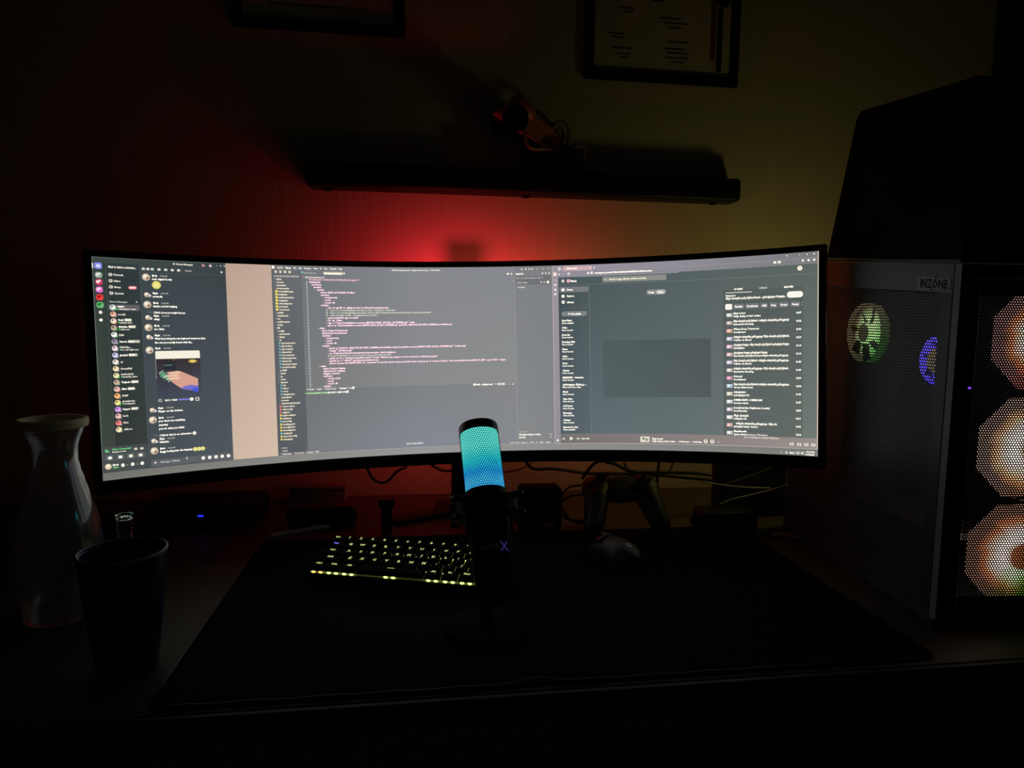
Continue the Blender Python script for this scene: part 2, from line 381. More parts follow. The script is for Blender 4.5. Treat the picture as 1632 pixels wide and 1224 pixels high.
for x in (290, 316, 342, 382, 422, 462, 500): u.rr(x - 10, 54, x + 10, 70, 7, (224, 216, 210), 2)
for x in (290, 342, 422): u.el(x + 7, 68, 5, (90, 150, 120), 3)
u.quad(520, 46, 522, 78, (110, 116, 118), 2); u.text(540, 62, 11, 'Search', G2, 580); u.el(770, 64, 7, G1, 2)
def av(yc, big): u.el(303, yc, 24 if big else 16, (206, 190, 168), 2); u.el(298, yc - 5, 12 if big else 9, (248, 238, 220), 3); u.el(310, yc + 7, 9 if big else 6, (150, 120, 100), 3); (u.el(320, yc + 6, 9, (220, 214, 206), 3) if not big else None)
def msg(yc, who, lines, big=1, ay=None):
    av(ay or yc + 12, big); u.text(338, yc, 13, who, WH, 338 + 37 * len(who) / 6); u.text(384, yc + 1, 9, '10:24 PM', G2, 430)
    for k, (t, x1) in enumerate(lines): u.text(337, yc + 22 + k * 26, 13, t, WH, x1)
msg(104, 'Birch', [('new signal looks', 457)]); u.el(362, 166, 27, (226, 214, 110), 3); u.el(362, 166, 17, (240, 232, 150), 4)
msg(220, 'Maple', [('sounds', 395)], 0); msg(285, 'Birch', [('thanks a lot for helping', 480)])
u.text(337, 349, 12, '@Birch ok see you tonight then yes', WH, 529); msg(371, 'Maple', [('okay', 372)], 0)
u.quad(305, 345, 330, 347, G2, 2); msg(437, 'Birch', [('no idea', 397)])
msg(501, 'Maple', [('What if you bring the new keyboard tomorrow then', 648), ('the one you mostly bench with the..', 566)], 0)
msg(588, 'Birch', [])
u.rr(336, 607, 609, 800, 8, (246, 240, 222), 3)
u.quad(337, 660, 609, 925, ((52, 44, 46), (60, 52, 54), (66, 72, 84), (70, 78, 92)), 4)
u.quad(385, 672, 455, 735, (44, 48, 52), 5); u.quad(440, 664, 452, 735, (150, 96, 52), 5); u.quad(385, 700, 436, 708, (86, 112, 116), 6)
u.el(562, 680, 27, (206, 164, 70), 5, 12); u.el(562, 680, 16, (240, 214, 130), 6, 6)
for k in range(9):
    for j in range(5): u.rr(352 + j * 12 + k * 3, 752 + j * 9 + (k % 3) * 13 - k * 2, 360 + j * 12 + k * 3, 758 + j * 9 + (k % 3) * 13 - k * 2, 2, (110, 190, 140) if (k + j) % 3 else (200, 240, 214), 6)
u.poly([(400, 770), (440, 752), (480, 745), (545, 778), (590, 800), (590, 850), (540, 868), (480, 860), (455, 842), (430, 820)], (214, 160, 142), 7)
for a, b in ((398, 752), (390, 772), (394, 792)): u.poly([(a, b), (a + 70, b - 8), (a + 90, b + 8), (a + 10, b + 10)], (236, 196, 168), 8)
u.poly([(478, 868), (500, 850), (545, 842), (590, 850), (590, 880), (545, 880)], (120, 110, 196), 9); u.poly([(545, 868), (590, 862), (590, 892), (560, 888)], (70, 90, 220), 10)
u.el(352, 940, 11, (200, 200, 200), 5); u.el(352, 940, 6, (60, 64, 70), 6); u.text(381, 940, 12, '0:01 / 0:24', WH, 455); u.rr(462, 935, 545, 945, 5, (130, 130, 226), 6); u.el(545, 941, 12, WH, 7); u.rr(568, 930, 594, 954, 4, G1, 5); u.rr(574, 936, 588, 948, 3, (70, 76, 82), 6)
msg(990, 'Maple', [('Finger on the button', 487)], 0); msg(1056, 'Birch', [('you dont see anything', 497), ('anyway', 392), ('you do what you think', 492)])
u.text(337, 1175, 12, '@Birch that is an adventure', WH, 535); u.el(553, 1177, 12, WH, 3); u.quad(305, 1172, 330, 1174, G2, 2); msg(1198, 'Maple', [('Hahaha', 393)], 0)
msg(1264, 'Birch', [('Buggy looking into the language', 537)])
for x in (553, 578, 602): u.el(x, 1289, 14, (236, 226, 140), 4)
u.rr(280, 1336, 790, 1384, 8, (94, 98, 104), 2); u.text(298, 1357, 20, '+', G1); u.text(338, 1356, 12, 'Message @Maple', G2, 456)
for x in (602, 643, 684, 724, 765): u.rr(x - 11, 1345, x + 11, 1367, 8, WH, 3)
u.rr(497, 1338, 503, 1356, 2, G1, 3)
u.done()

# code window, background gradients brightened by painted screen haze
u = UI('code_window', 1, scr)
u.quad(1101, 0, 1310, 1390, ((112, 115, 117), (112, 116, 120), (98, 102, 106), (96, 100, 106)), step=30)
u.quad(1310, 0, 2160, 905, ((112, 118, 124), (134, 136, 141), (122, 123, 124), (138, 139, 141)))
u.quad(2160, 0, 2911, 905, ((134, 136, 141), (134, 136, 141), (138, 139, 141), (140, 142, 141)))
u.quad(1310, 905, 2160, 1390, ((112, 116, 119), (127, 130, 133), (120, 124, 127), (132, 137, 147)))
u.quad(2160, 905, 2911, 1390, ((127, 130, 133), (134, 135, 137), (132, 137, 147), (134, 137, 142)))
u.quad(2911, 0, 3206, 1390, ((128, 130, 134), (126, 128, 132), (136, 138, 140), (132, 134, 136)), step=30)
u.quad(1101, 0, 3206, 2, (160, 150, 142), 1); u.quad(1310, 904, 2911, 906, (142, 144, 144), 1); u.quad(2910, 66, 2913, 1370, (156, 158, 160), 1); u.quad(1100, 1366, 3206, 1368, (120, 124, 128), 1)
u.quad(3203, 0, 3207, 1390, (196, 180, 176), 1); u.quad(1310, 34, 2911, 35, (140, 144, 148), 1); u.quad(1101, 36, 1310, 1366, ((100, 104, 108), (106, 110, 114), (88, 92, 97), (92, 96, 101)), 1, step=30)
u.el(1114, 16, 11, WH, 2)
for x, x1, t in ((1144, 1180, 'My File'), (1197, 1236, 'Open'), (1253, 1274, 'File'), (1290, 1312, 'Edit'), (1329, 1379, 'Selection'), (1395, 1425, 'View'), (1438, 1455, 'Go'), (1471, 1494, 'Run'), (1510, 1560, 'Terminal'), (1574, 1602, 'Help')):
    u.text(x, 17, 13, t, WH if t == 'Open' else G1, x1)
u.text(1968, 21, 12, 'bitbucket-pipelines.yml - playground-monorepo - Visual Editor', G1, 2338)
for x in (1131, 1163, 1195, 1227): u.rr(x - 9, 38, x + 9, 57, 6, (226, 204, 180), 3)
u.text(1255, 48, 8, '-', G1); u.el(1314, 47, 7, (150, 200, 220)); u.text(1325, 50, 11, 'docker-compose.yml', G2, 1410); u.text(1458, 50, 12, '!', (220, 120, 140)); u.rr(1466, 41, 1602, 62, 3, (206, 196, 166), 2); u.text(1470, 51, 12, 'bitbucket-pipelines.yml', WH, 1598); u.el(1613, 51, 7, WH)
u.text(1117, 79, 10, 'PLAYGROUND-MONOREPO (WORKSPACE)', (196, 188, 178), 1290)
u.text(1317, 81, 13, '!', (230, 90, 130)); u.text(1333, 82, 12, 'bitbucket-pipelines.yml', G1, 1469)
names_ = ['.github', '.vscode', 'automation', 'components', 'accessibility-page', 'analytics', 'authentication', 'navigation', 'onboarding-view', 'products', 'recommend', 'public', 'readme.md', 'src', 'public-assets', 'scripts', 'lib', 'config', 'environment', 'styles', 'ui', 'app.component.ts', 'app.module.ts', 'app-routing.ts', 'main.service', 'home.component', 'history.guard.ts', 'index.model', 'interceptor.helper', 'product.module', 'polyfill', 'assets', 'img', 'icons', 'layout', 'fonts', 'favicon', 'robots', 'translation.json', 'manifest', 'browser', 'bitbucket-pipelines.yml', 'docker-compose', 'editorconfig', '.gitignore', 'angular-config.json', 'package.json', 'jest.config', 'tsconfig.app.json', 'tsconfig.base', 'tsconfig.json', 'webpack', 'yarn.lock.config', 'changelog']
ends = [1168, 1182, 1198, 1218, 1246, 1205, 1251, 1209, 1237, 1205, 1215, 1176, 1205, 1151, 1215, 1167, 1149, 1174, 1212, 1178, 1152, 1248, 1227, 1232, 1222, 1239, 1251, 1217, 1255, 1245, 1183, 1175, 1152, 1173, 1184, 1172, 1190, 1186, 1232, 1208, 1189, 1266, 1229, 1213, 1194, 1233, 1202, 1204, 1227, 1226, 1229, 1204, 1237, 1205]
icy = (240, 220, 110); ict = (130, 196, 206); icr = (236, 130, 130)
for i, (t, e) in enumerate(zip(names_, ends)):
    yc = 100 + i * 22.05; x = 1134 if i < 4 else 1152
    if 4 <= i <= 10: u.rr(1122, yc - 8, 1140, yc + 8, 2, icy, 3); x = 1146
    elif 21 <= i <= 29 or 35 <= i <= 38: u.rr(1134, yc - 6, 1146, yc + 6, 3, ict, 3)
    elif 42 <= i <= 45 : u.rr(1122, yc - 7, 1136, yc + 7, 3, (icr if i != 45 else icy), 3); x = 1142
    elif i > 45: u.rr(1122, yc - 7, 1136, yc + 7, 3, icy if i not in (47, 51) else ict, 3); x = 1142
    else: x = min(1132, e - 22) if i < 18 else 1138; u.text(x - 14, yc, 8, '>', G2)
    u.text(x, yc, 12, t, (226, 214, 190), max(e, x + 14))
u.text(1122, 1333, 11, '> OUTLINE', G2, 1164); u.text(1122, 1355, 11, '> TIMELINE', G2, 1168); u.text(1122, 1377, 11, '* bitbucket', G1, 1193); u.text(1211, 1377, 11, 'Connect  Scripts  MK', (200, 198, 190), 1392)
PK = (250, 212, 226); CG = (190, 192, 174)
code = [(1361, 1719, '# image: atlassian/default-image:4', 1), (1361, 1442, 'definitions:', 0), (1377, 1449, 'services:', 0), (1391, 1448, 'docker:', 0), (1412, 1463, '- step: &build', 0), (1439, 1688, 'name: Build and Publish Artifact', 0), (1439, 1503, 'caches:', 0), (1460, 1559, '- docker-hub', 0), (1460, 1511, '- node', 0), (1460, 1542, '- sonar db', 0), (1439, 1496, 'script:', 0),
        (1478, 1935, '- rm -rf .git lib to .gitignore lib to bitbucket-pipelines.yml', 0), (1476, 1986, '#  - npm i -g @company/playground $npm_token_company/ci --cache false', 2), (1476, 2257, '#  - npm i -g @company/playground $npm_token_artifact /usr/app/components/module/my-component-app:latest', 2), (1475, 1849, '#  - npm run build --prefix . --configuration production', 2), (1475, 1706, '- npm install lib app to build', 0), (1475, 1588, '- ls -la ./dist', 0),
        (1475, 2130, '- zip -r "./my-bucketfirm-ce-auto-$BITBUCKET_BUILD_NUMBER.zip" ./dist', 0), (1475, 2417, '- git s3 cp "./my-bucketfirm-ce-auto-$BITBUCKET_BUILD_NUMBER.zip" gs://$GO_PRIVATE_BUCKET_NAME/my-bucketfirm.zip', 0),
        (1412, 1464, '- step:', 0), (1440, 1627, 'name: Deploy Development', 0), (1439, 1621, 'deployment: development', 0), (1441, 1503, 'caches:', 0), (1461, 1561, '- docker-hub', 0), (1461, 1511, '- node', 0), (1461, 1545, '- sonar db', 0), (1439, 1494, 'script:', 0),
        (1478, 2524, '- gsutil cp "gs://$GO_PRIVATE_BUCKET_NAME/my-bucketfirm-ce/my-bucketfirm-ce-auto-$BITBUCKET_BUILD_NUMBER.zip" "./artifact.zip"', 0), (1478, 1660, '- unzip "./artifact.zip"', 0), (1478, 1980, '- cp ./deployment/environments/development.json ./dist/config.json', 0), (1478, 1945, '# cache invalidation is on the bucket before uploading the files', 2), (1478, 2300, '- gsutil -m rm -r "gs://my-bucketfirm-dev/**" || echo "Bucket was empty or error occurred, continuing anyway"', 0), (1478, 1849, '- gsutil cp -r "./dist/*" gs://my-bucketfirm-dev', 0), (1478, 2829, '- gcloud compute ssh $BITBUCKET_CI --command "cd /opt && docker-compose pull && docker compose up -d --remove-orphans" --host my-bucketfirm-dev-$DEPLOY_ENV --zone "$GO" --region', 0),
        (1412, 1464, '- step:', 0), (1440, 1600, 'name: Deploy Staging', 0), (1440, 1596, 'deployment: staging', 0), (1440, 1558, 'trigger: manual', 0), (1440, 1506, 'caches:', 0), (1461, 1563, '- docker-hub', 0), (1461, 1513, '- node', 0), (1461, 1543, '- sonar db', 0), (1440, 1493, 'script:', 0)]
for i, (x, x1, t, k) in enumerate(code):
    yc = 98 + i * 18.85; u.text(x, yc, 12.5, t, CG if k == 2 else (226, 170, 190) if k else PK, x1)
    if i: u.text(1338, yc, 9, str(i + 3), (190, 196, 200), 1350)
    if k == 0: u.quad(x, yc + 7, x1, yc + 9.5, (158, 116, 134), 1)
for x, x1, t, c in ((1320, 1371, 'Problems', G1), (1387, 1425, 'Output', G1), (1446, 1530, 'Debug Console', G1), (1551, 1604, 'Terminal', WH), (1616, 1645, 'Ports', G1)): u.text(x, 910, 12, t, c, x1)
u.el(1655, 909, 10, WH, 3); u.text(1304, 936, 12, '>', (120, 210, 100)); u.text(1319, 937, 13, 'dev@workstation:~/code$', (176, 232, 150), 1467); u.text(1469, 936, 13, 'git push origin main', WH, 1610); u.rr(1604, 928, 1620, 946, 3, WH, 3)
u.el(2580, 912, 10, WH, 3); u.text(2592, 911, 13, 'bash - playground', WH, 2725); u.text(2743, 911, 13, '+', WH); u.rr(2760, 903, 2800, 921, 6, (216, 212, 204), 3); u.rr(2803, 903, 2817, 921, 4, WH, 3)
for x in (2838, 2862, 2885): u.text(x - 5, 913, 12, 'x' if x > 2880 else '-', WH)
u.text(2042, 1354, 11, 'Ask or edit anything', (200, 200, 200), 2169); u.quad(2042, 1360, 2169, 1363, G1, 2)
for x in (2859, 2886): u.rr(x - 8, 48, x + 8, 63, 5, WH if x < 2870 else G1, 3)
u.text(2921, 56, 13, 'Search AI', WH, 2978)
for x in (3128, 3154, 3180): u.rr(x - 7, 49, x + 7, 63, 5, G1, 3)
for x in (2968, 2998, 3026, 3049, 3086, 3132, 3175): u.rr(x - 7, 15, x + 7, 28, 4, G1 if x < 3060 else G2, 3)
u.rr(2917, 76, 3192, 142, 6, (112, 114, 118), 2); u.text(2924, 90, 11, 'Plan and build anything with @', G2, 3131); u.rr(2926, 116, 2968, 135, 5, (150, 152, 156), 3); u.text(2930, 125, 10, '@ Ask', G1, 2964); u.text(2976, 125, 10, 'Auto v', G1, 3012)
for x in (3117, 3141): u.rr(x - 6, 119, x + 6, 132, 4, G1, 3)
u.el(3170, 125, 11, WH, 3); u.text(2930, 161, 11, '/ model v', G1, 2992); u.text(2892, 108, 12, '...', G1)
u.text(2924, 1291, 10, 'Past Chats', G2, 2984); u.text(2924, 1314, 12, 'Fix pipeline deploy to bucket', WH, 3093); u.text(2924, 1336, 12, 'New Chat', WH, 2973); u.text(3166, 1315, 9, '2d', G1); u.text(3166, 1336, 9, '4d', G1)
u.text(2849, 1377, 11, 'Ln 27, Col 41   Spaces: 2   UTF-8   LF   YAML   Prettier', (206, 200, 196), 3170)
u.done()

# browser window with a music page
u = UI('browser_window', 1, scr)
u.quad(3207, 0, 4160, 92, ((158, 150, 162), (144, 141, 151), (146, 140, 152), (140, 138, 146)))
u.quad(4160, 0, 5120, 84, ((144, 141, 151), (124, 122, 126), (140, 138, 146), (126, 126, 130)))
u.quad(3207, 92, 3250, 1390, ((158, 150, 162), (154, 148, 158), (150, 144, 150), (148, 143, 148)), step=20)
u.quad(3250, 92, 4160, 1312, ((74, 88, 90), (86, 97, 98), (96, 108, 113), (100, 111, 113)))
u.quad(4160, 84, 5120, 1312, ((86, 97, 98), (92, 102, 98), (100, 111, 113), (112, 121, 115)))
u.quad(3250, 160, 3487, 1312, ((66, 78, 80), (80, 90, 93), (84, 96, 104), (92, 104, 108)), 1, step=30)
u.quad(4480, 240, 5020, 1312, ((84, 92, 92), (86, 94, 91), (90, 99, 99), (98, 107, 102)), 1)
u.quad(3588, 589, 4390, 1029, ((80, 92, 94), (79, 89, 91), (86, 97, 99), (82, 92, 96)), 1)
u.quad(3207, 44, 5120, 46, (168, 160, 168), 1); u.quad(3250, 151, 5117, 153, (126, 136, 136), 2); u.quad(3487, 153, 3489, 1312, (134, 142, 144), 2)
u.quad(3250, 1312, 4160, 1390, ((120, 116, 114), (136, 128, 126), (116, 113, 111), (132, 124, 122)), 1); u.quad(4160, 1312, 5117, 1390, ((136, 128, 126), (150, 140, 138), (132, 124, 122), (156, 146, 142)), 1)
u.quad(5114, 0, 5120, 1392, (222, 204, 180), 3); u.quad(3207, 1387, 5120, 1390, (190, 176, 168), 3)
u.rr(3286, 8, 3510, 42, 6, (206, 172, 176), 2); u.text(3312, 25, 12, '! Music video', WH, 3398); u.text(3494, 24, 11, 'x', WH); u.text(3521, 25, 15, '+', WH); u.el(3260, 26, 11, WH, 3); u.el(3260, 26, 5, (160, 150, 160), 4)
u.rr(3212, 52, 3238, 82, 4, (236, 214, 196), 2); u.rr(3217, 57, 3233, 77, 3, (255, 236, 214), 3)
for y in (113, 149, 186, 221, 1364): u.el(3226, y, 9 if y > 120 else 4, (244, 232, 238), 3)
u.poly([(3252, 60), (3266, 68), (3252, 76)], WH, 3); u.text(3286, 67, 11, '>', (180, 176, 184)); u.el(3331, 66, 10, WH, 3); u.el(3331, 66, 5, (146, 140, 150), 4)
u.el(3481, 65, 9, WH, 3); u.rr(3500, 54, 3516, 74, 6, WH, 3); u.text(3529, 65, 13, 'music.playground.com/watch?v=Zk9wD0mM0&list=RDAMVMZk9wD0mM0&feature=share', WH, 3965)
for x in (4835, 4864): u.rr(x - 10, 50, x + 10, 66, 5, WH, 3)
for x in (5018, 5055, 5091): u.rr(x - 7, 51, x + 7, 66, 5, WH, 3)
for x, t in ((4916, 'v'), (4999, '-'), (5046, 'o'), (5092, 'x')): u.text(x - 5, 15, 12, t, WH)
u.rr(3275, 110, 3297, 132, 3, G1, 3); u.el(3328, 121, 14, (240, 176, 206), 3); u.text(3345, 122, 16, 'Music', WH, 3392)
u.rr(3590, 98, 4071, 140, 8, (140, 142, 136), 2); u.el(3614, 119, 8, (226, 216, 200), 3); u.el(3614, 119, 5, (140, 142, 136), 4); u.text(3641, 118, 13, 'Search songs, albums, artists, podcasts', (238, 226, 206), 3922)
u.rr(3256, 166, 3481, 208, 8, (122, 124, 128), 2); u.rr(3274, 178, 3297, 200, 7, WH, 3); u.el(3285, 238, 13, WH, 3); u.rr(3274, 272, 3297, 295, 4, WH, 3); u.text(3281, 283, 13, '+', (90, 100, 104), l=4)
for y, t, x1 in ((188, 'Home', 3361), (237, 'Explore', 3371), (285, 'Library', 3368)): u.text(3315, y, 14, t, WH, x1)
u.quad(3276, 330, 3463, 332, (110, 120, 122), 2); u.rr(3270, 356, 3469, 394, 18, (128, 132, 136), 2); u.text(3322, 375, 20, '+', WH); u.text(3345, 376, 14, 'New playlist', WH, 3421)
pls = [('Liked Music', 'Auto playlist', 3351), ('Oldies', 'Demo Account', 3313), ('Road trip', 'Demo Account', 3335), ('Evening Mix', 'Demo Account', 3372), ('Sleep', 'Demo Account', 3314), ('Calm', 'Demo Account', 3312), ('Work', 'Demo Account', 3310), ('Classic', 'Demo Account', 3325), ('REMIXES - Autumn', 'Demo Account', 3435), ('\u10e5\u10d0\u10e0\u10d7\u10e3\u10da\u10d8 \u10db\u10e3\u10e1\u10d8\u10d9\u10d0 ...', 'Music and more songs', 3460), ('Metal', 'Demo Account', 3312), ('Gym time', 'Demo Account', 3346), ('Old Rock', 'Demo Account', 3345), ('Morning', 'Demo Account', 3340), ('Guitar', 'Demo Account', 3330), ('Episodes for Later', 'Auto playlist', 3388)]
for i, (a, b, x1) in enumerate(pls):
    y = 426 + i * 55.6; u.text(3272, y, 14, a, WH, x1); u.text(3272, y + 20, 11, b, WH, 3272 + 7.1 * len(b))
u.poly([(3266, 1352), (3280, 1343), (3280, 1361)], WH, 3); u.quad(3264, 1343, 3266, 1361, WH, 3); u.poly([(3323, 1335), (3348, 1351), (3323, 1367)], WH, 3); u.poly([(3378, 1343), (3392, 1352), (3378, 1361)], WH, 3); u.quad(3393, 1343, 3396, 1361, WH, 3); u.text(3412, 1352, 11, '0:02 / 4:47', WH, 3474)
u.rr(3866, 1334, 3936, 1378, 4, (226, 222, 200), 2); u.el(3890, 1350, 10, (120, 130, 110), 3); u.el(3915, 1358, 12, (150, 156, 140), 3); u.text(3955, 1349, 14, 'Easy Lover', WH, 4037); u.text(3955, 1369, 11, 'Philip Bailey & Phil Collins  -  101M views  -  716K likes', WH, 4325)
for x in (4351, 4399): u.el(x, 1362, 14, WH, 3); u.el(x, 1360, 7, (140, 132, 130), 4)
u.text(4441, 1361, 16, ':', WH)
for x in (4948, 4998, 5045, 5091): u.rr(x - 13, 1351, x + 13, 1369, 4, WH, 3); u.rr(x - 7, 1355, x + 7, 1365, 3, (146, 137, 134), 4)
u.rr(3920, 210, 4066, 248, 18, (138, 142, 142), 2); u.rr(3992, 212, 4063, 246, 17, (176, 174, 170), 3); u.text(3936, 229, 13, 'Song', WH, 3976, 5); u.text(4004, 230, 13, 'Video', WH, 4048, 5)
u.el(4999, 110, 17, (255, 246, 226), 3); u.el(4999, 110, 7, (226, 210, 196), 4)
u.text(4556, 234, 13, 'UP NEXT', WH, 4616); u.text(4730, 234, 12, 'LYRICS', (196, 200, 196), 4782); u.text(4896, 236, 13, 'RELATED', WH, 4958); u.quad(4497, 256, 4677, 260, WH, 3); u.quad(4497, 260, 5012, 262, (110, 118, 118), 2)
GE = ['\u10db\u10d6\u10d4\u10e1 \u10d0\u10dc\u10d0\u10d7\u10d4\u10d1\u10e1 \u10e6\u10d0\u10db\u10d4 \u10e8\u10d4\u10dc\u10d7\u10d0\u10dc', '\u10e1\u10d8\u10db\u10e6\u10d4\u10e0\u10d0 \u10d7\u10d1\u10d8\u10da\u10d8\u10e1\u10d6\u10d4 \u10d5\u10d0\u10e0\u10e1\u10d9\u10d5\u10da\u10d0\u10d5\u10d8', '\u10d2\u10d0\u10d6\u10d0\u10e4\u10ee\u10e3\u10da\u10d8 \u10db\u10dd\u10d5\u10d8\u10d3\u10d0']
u.text(4497, 279, 12, 'Playing from', WH, 4566); u.text(4497, 300, 14, GE[0] + ' Radio - ' + GE[2] + '...', WH, 4911); u.rr(4915, 270, 5020, 314, 20, (255, 250, 240), 3); u.text(4940, 292, 12, '=+ Save', (214, 200, 200), 4998, 5)
u.rr(4494, 340, 4542, 382, 8, (255, 250, 240), 2); u.text(4507, 361, 12, 'All', (200, 200, 200), 4529, 4)
for a, b, t in ((4552, 4625, 'Familiar'), (4635, 4728, 'Downbeat'), (4738, 4787, 'Chill'), (4801, 4852, 'Pop'), (4863, 4926, 'Focus'), (4940, 5001, 'Party')): u.rr(a, 342, b, 380, 8, (118, 122, 122), 2); u.text(a + 9, 361, 13, t, WH, b - 9)
u.quad(5012, 346, 5016, 378, (130, 140, 150), 2)
songs = [('Easy Lover', 'Philip Bailey & Phil Collins', '4:47', 4635, 4739, (196, 206, 190)), (GE[0] + ' - ' + GE[1], 'Ensemble Evening', '3:22', 4930, 4690, (190, 156, 140)), ('Where Deep Tomorrow', 'Southview', '2:42', 4728, 4636, (230, 140, 100)), (GE[1] + ' "' + GE[0] + '...', 'Ushba & Rioni', '2:59', 4935, 4676, (190, 180, 226)), (GE[2] + ' - ' + GE[0] + ' & ' + GE[2], '\u10d2\u10d0\u10d6\u10d0\u10e4\u10ee\u10e3\u10da\u10d8', '3:14', 4930, 4628, (226, 160, 196)),
         (GE[2] + ' ' + GE[2], GE[0] + ', Remix & ' + GE[1], '3:13', 4785, 4925, (226, 160, 160)), (GE[0] + ' - ' + GE[1] + '...', 'Ushba & Rioni', '3:45', 4932, 4676, (206, 180, 216)), (GE[1] + ' - ' + GE[0] + '...', 'Ensemble Evening', '3:45', 4930, 4690, (206, 180, 166)), ('Howl', 'Southland', '3:29', 4612, 4636, (206, 100, 140)), (GE[0] + ' & ' + GE[1] + '...', 'Group Metronome', '2:58', 4935, 4686, (160, 196, 226)), ('\u10d7\u10d1\u10d8\u10da\u10d8\u10e1\u10dd', GE[2][:12], '3:49', 4636, 4662, (220, 212, 170)),
         ('SUMMER NIGHTS - SUMMER RAIN', 'Northern Radio', '2:47', 4750, 4656, (226, 222, 214)), ('Rock [Live] (feat. Neighbours, Acoustic)', 'Rock Ensemble', '4:28', 4802, 4646, (214, 180, 196)), (GE[0][:12], GE[1][:10], '3:01', 4656, 4642, (236, 230, 230)), ('    ' + GE[1] + ' - ' + GE[0][:8], GE[2] + ' - Monday 12', '3:00', 4850, 4720, (226, 140, 120)), ('Blackbeetle', 'Sylvan Music', '3:34', 4642, 4641, (220, 206, 206))]
for i, (a, b, t, xa, xb, c) in enumerate(songs):
    y = 409 + i * 58.0; c = tuple(q * .6 + 235 * .4 for q in c); u.rr(4502, y, 4544, y + 26, 3, c, 3); u.el(4518, y + 11, 8, tuple(min(255, q + 50) for q in c), 4); u.el(4534, y + 16, 5, tuple(q * .7 for q in c), 4)
    u.text(4552, y, 14, a, WH, xa); u.text(4552, y + 23, 12, b, WH, xb); u.text(4976, y + 12, 13, t, WH, 5010); u.quad(4500, y + 42, 5020, y + 43.5, (108, 117, 115), 2)
u.text(4641, 1302, 15, 'Activate Windows', (196, 190, 184), 4786); u.text(4625, 1322, 12, 'Go to Settings to activate Windows.', (206, 196, 192), 4866)
u.done()

# bias light on the back of the monitor
strip = UI('light_strip', 0, mon)
def scol(t):
    ks = [(-1, (20, 0, 0)), (-.25, (60, 4, 2)), (-.05, (255, 40, 30)), (.25, (255, 110, 30)), (.6, (150, 150, 20)), (1, (110, 160, 20))]
    for (a, ca), (b, cb) in zip(ks, ks[1:]):
        if t <= b: f_ = (t - a) / (b - a); return lin(tuple(x * (1 - f_) + y * f_ for x, y in zip(ca, cb)))
    return lin(ks[-1][1])
sv, sf, sc = [], [], []
for i in range(61):
    x = -.56 + 1.12 * i / 60
    for z in (.098, .104): sv.append(cp(x, .0565 if abs(x) < .31 else .0335, z)); sc.append(scol(x / .56))
    if i: b = i * 2; sf.append((b - 2, b, b + 1, b - 1))
me = mesh('light_strip', sv, sf); at = me.color_attributes.new('Col', 'FLOAT_COLOR', 'POINT'); at.data.foreach_set('color', [q for c in sc for q in c])
link('light_strip', me, M['ui'], mon, MH)
def lamp(name, loc, col, e, size=.03, parent=None):
    l = bpy.data.lights.new(name, 'POINT'); l.energy = e; l.color = col; l.shadow_soft_size = size
    o = bpy.data.objects.new(name, l); COL.objects.link(o); o.location = loc
    if parent: o.parent = parent; o.matrix_parent_inverse = Matrix.Translation((0, -.12, 0))
    return o
def strip_lamp(name, loc, col, e, sx=.03, sy=.02):
    o = lamp(name, loc, col, 1, .02, mon); l = bpy.data.lights.new(name, 'AREA'); l.shape = 'RECTANGLE'; l.size = sx; l.size_y = sy; l.energy = e; l.color = col
    o.data = l; o.rotation_euler = (rad(90), 0, 0)
strip_lamp('strip_light_red', (-.005, .17, .43), (1, .03, .05), .68)
strip_lamp('strip_light_red', (-.13, .16, .42), (1, .03, .045), .20, .08)
strip_lamp('strip_light_orange', (.14, .16, .42), (1, .06, .045), .25, .06)
strip_lamp('strip_light_amber', (.29, .13, .42), (1, .36, .14), .07, .08)
strip_lamp('strip_light_red', (-.07, .13, .16), (1, .045, .05), .10, .10)
strip_lamp('strip_light_amber', (.26, .13, .16), (1, .30, .12), .03, .10)

# ------------------------------------------------------------------ things on the wall
sb = tag(empty('soundbar', (.14, .24, .68)), 'long black soundbar fixed to the wall above the monitor', 'soundbar')
q = Matrix.Translation((-.14, -.24, -.68))
MB().box(-.325, .241, .668, .627, .299, .719, .008, 3).build('body', M['black'], sb, mw=q)
MB().box(-.310, .235, .673, .610, .2405, .714, .002).build('grille', M['blackm'], sb, mw=q)
for x in (-.285, .14, .575): MB().cyl((x, .275, .6645), (x, .275, .6679), .008, .009, 16).build('foot', M['blackm'], sb, mw=q)

def frame(name, x0, x1, z0, z1, label, loc):
    e = tag(empty(name, loc), label, 'picture frame', 'framed papers on the wall'); q = Matrix.Translation(-Vector(loc)); b = .021
    for a in ((x0, z0, x1, z0 + b), (x0, z1 - b, x1, z1), (x0, z0 + b, x0 + b, z1 - b), (x1 - b, z0 + b, x1, z1 - b)):
        MB().box(a[0], .286, a[1], a[2], .2995, a[3], .003).build('frame_side', M['blackm'], e, mw=q)
    pg = MB().box(x0 + b, .292, z0 + b, x1 - b, .2945, z1 - b).build('paper', M['paper'], e, mw=q)
    return e, q, pg
f1, q, pg = frame('picture_frame', -.474, -.122, .992, 1.25, 'black framed paper on the wall above the left end of the soundbar', (-.3, .3, 1.1))
f2, q2_, pg2 = frame('picture_frame', .270, .630, .932, 1.19, 'black framed certificate with a dark cord hanging across it, upper right', (.45, .3, 1.05))
def inkline(pg, x, z, wd):
    MB().box(x, .2915, z, x + wd, .2919, z + .003).build('printed_line', M['ink'], pg, smooth=False)
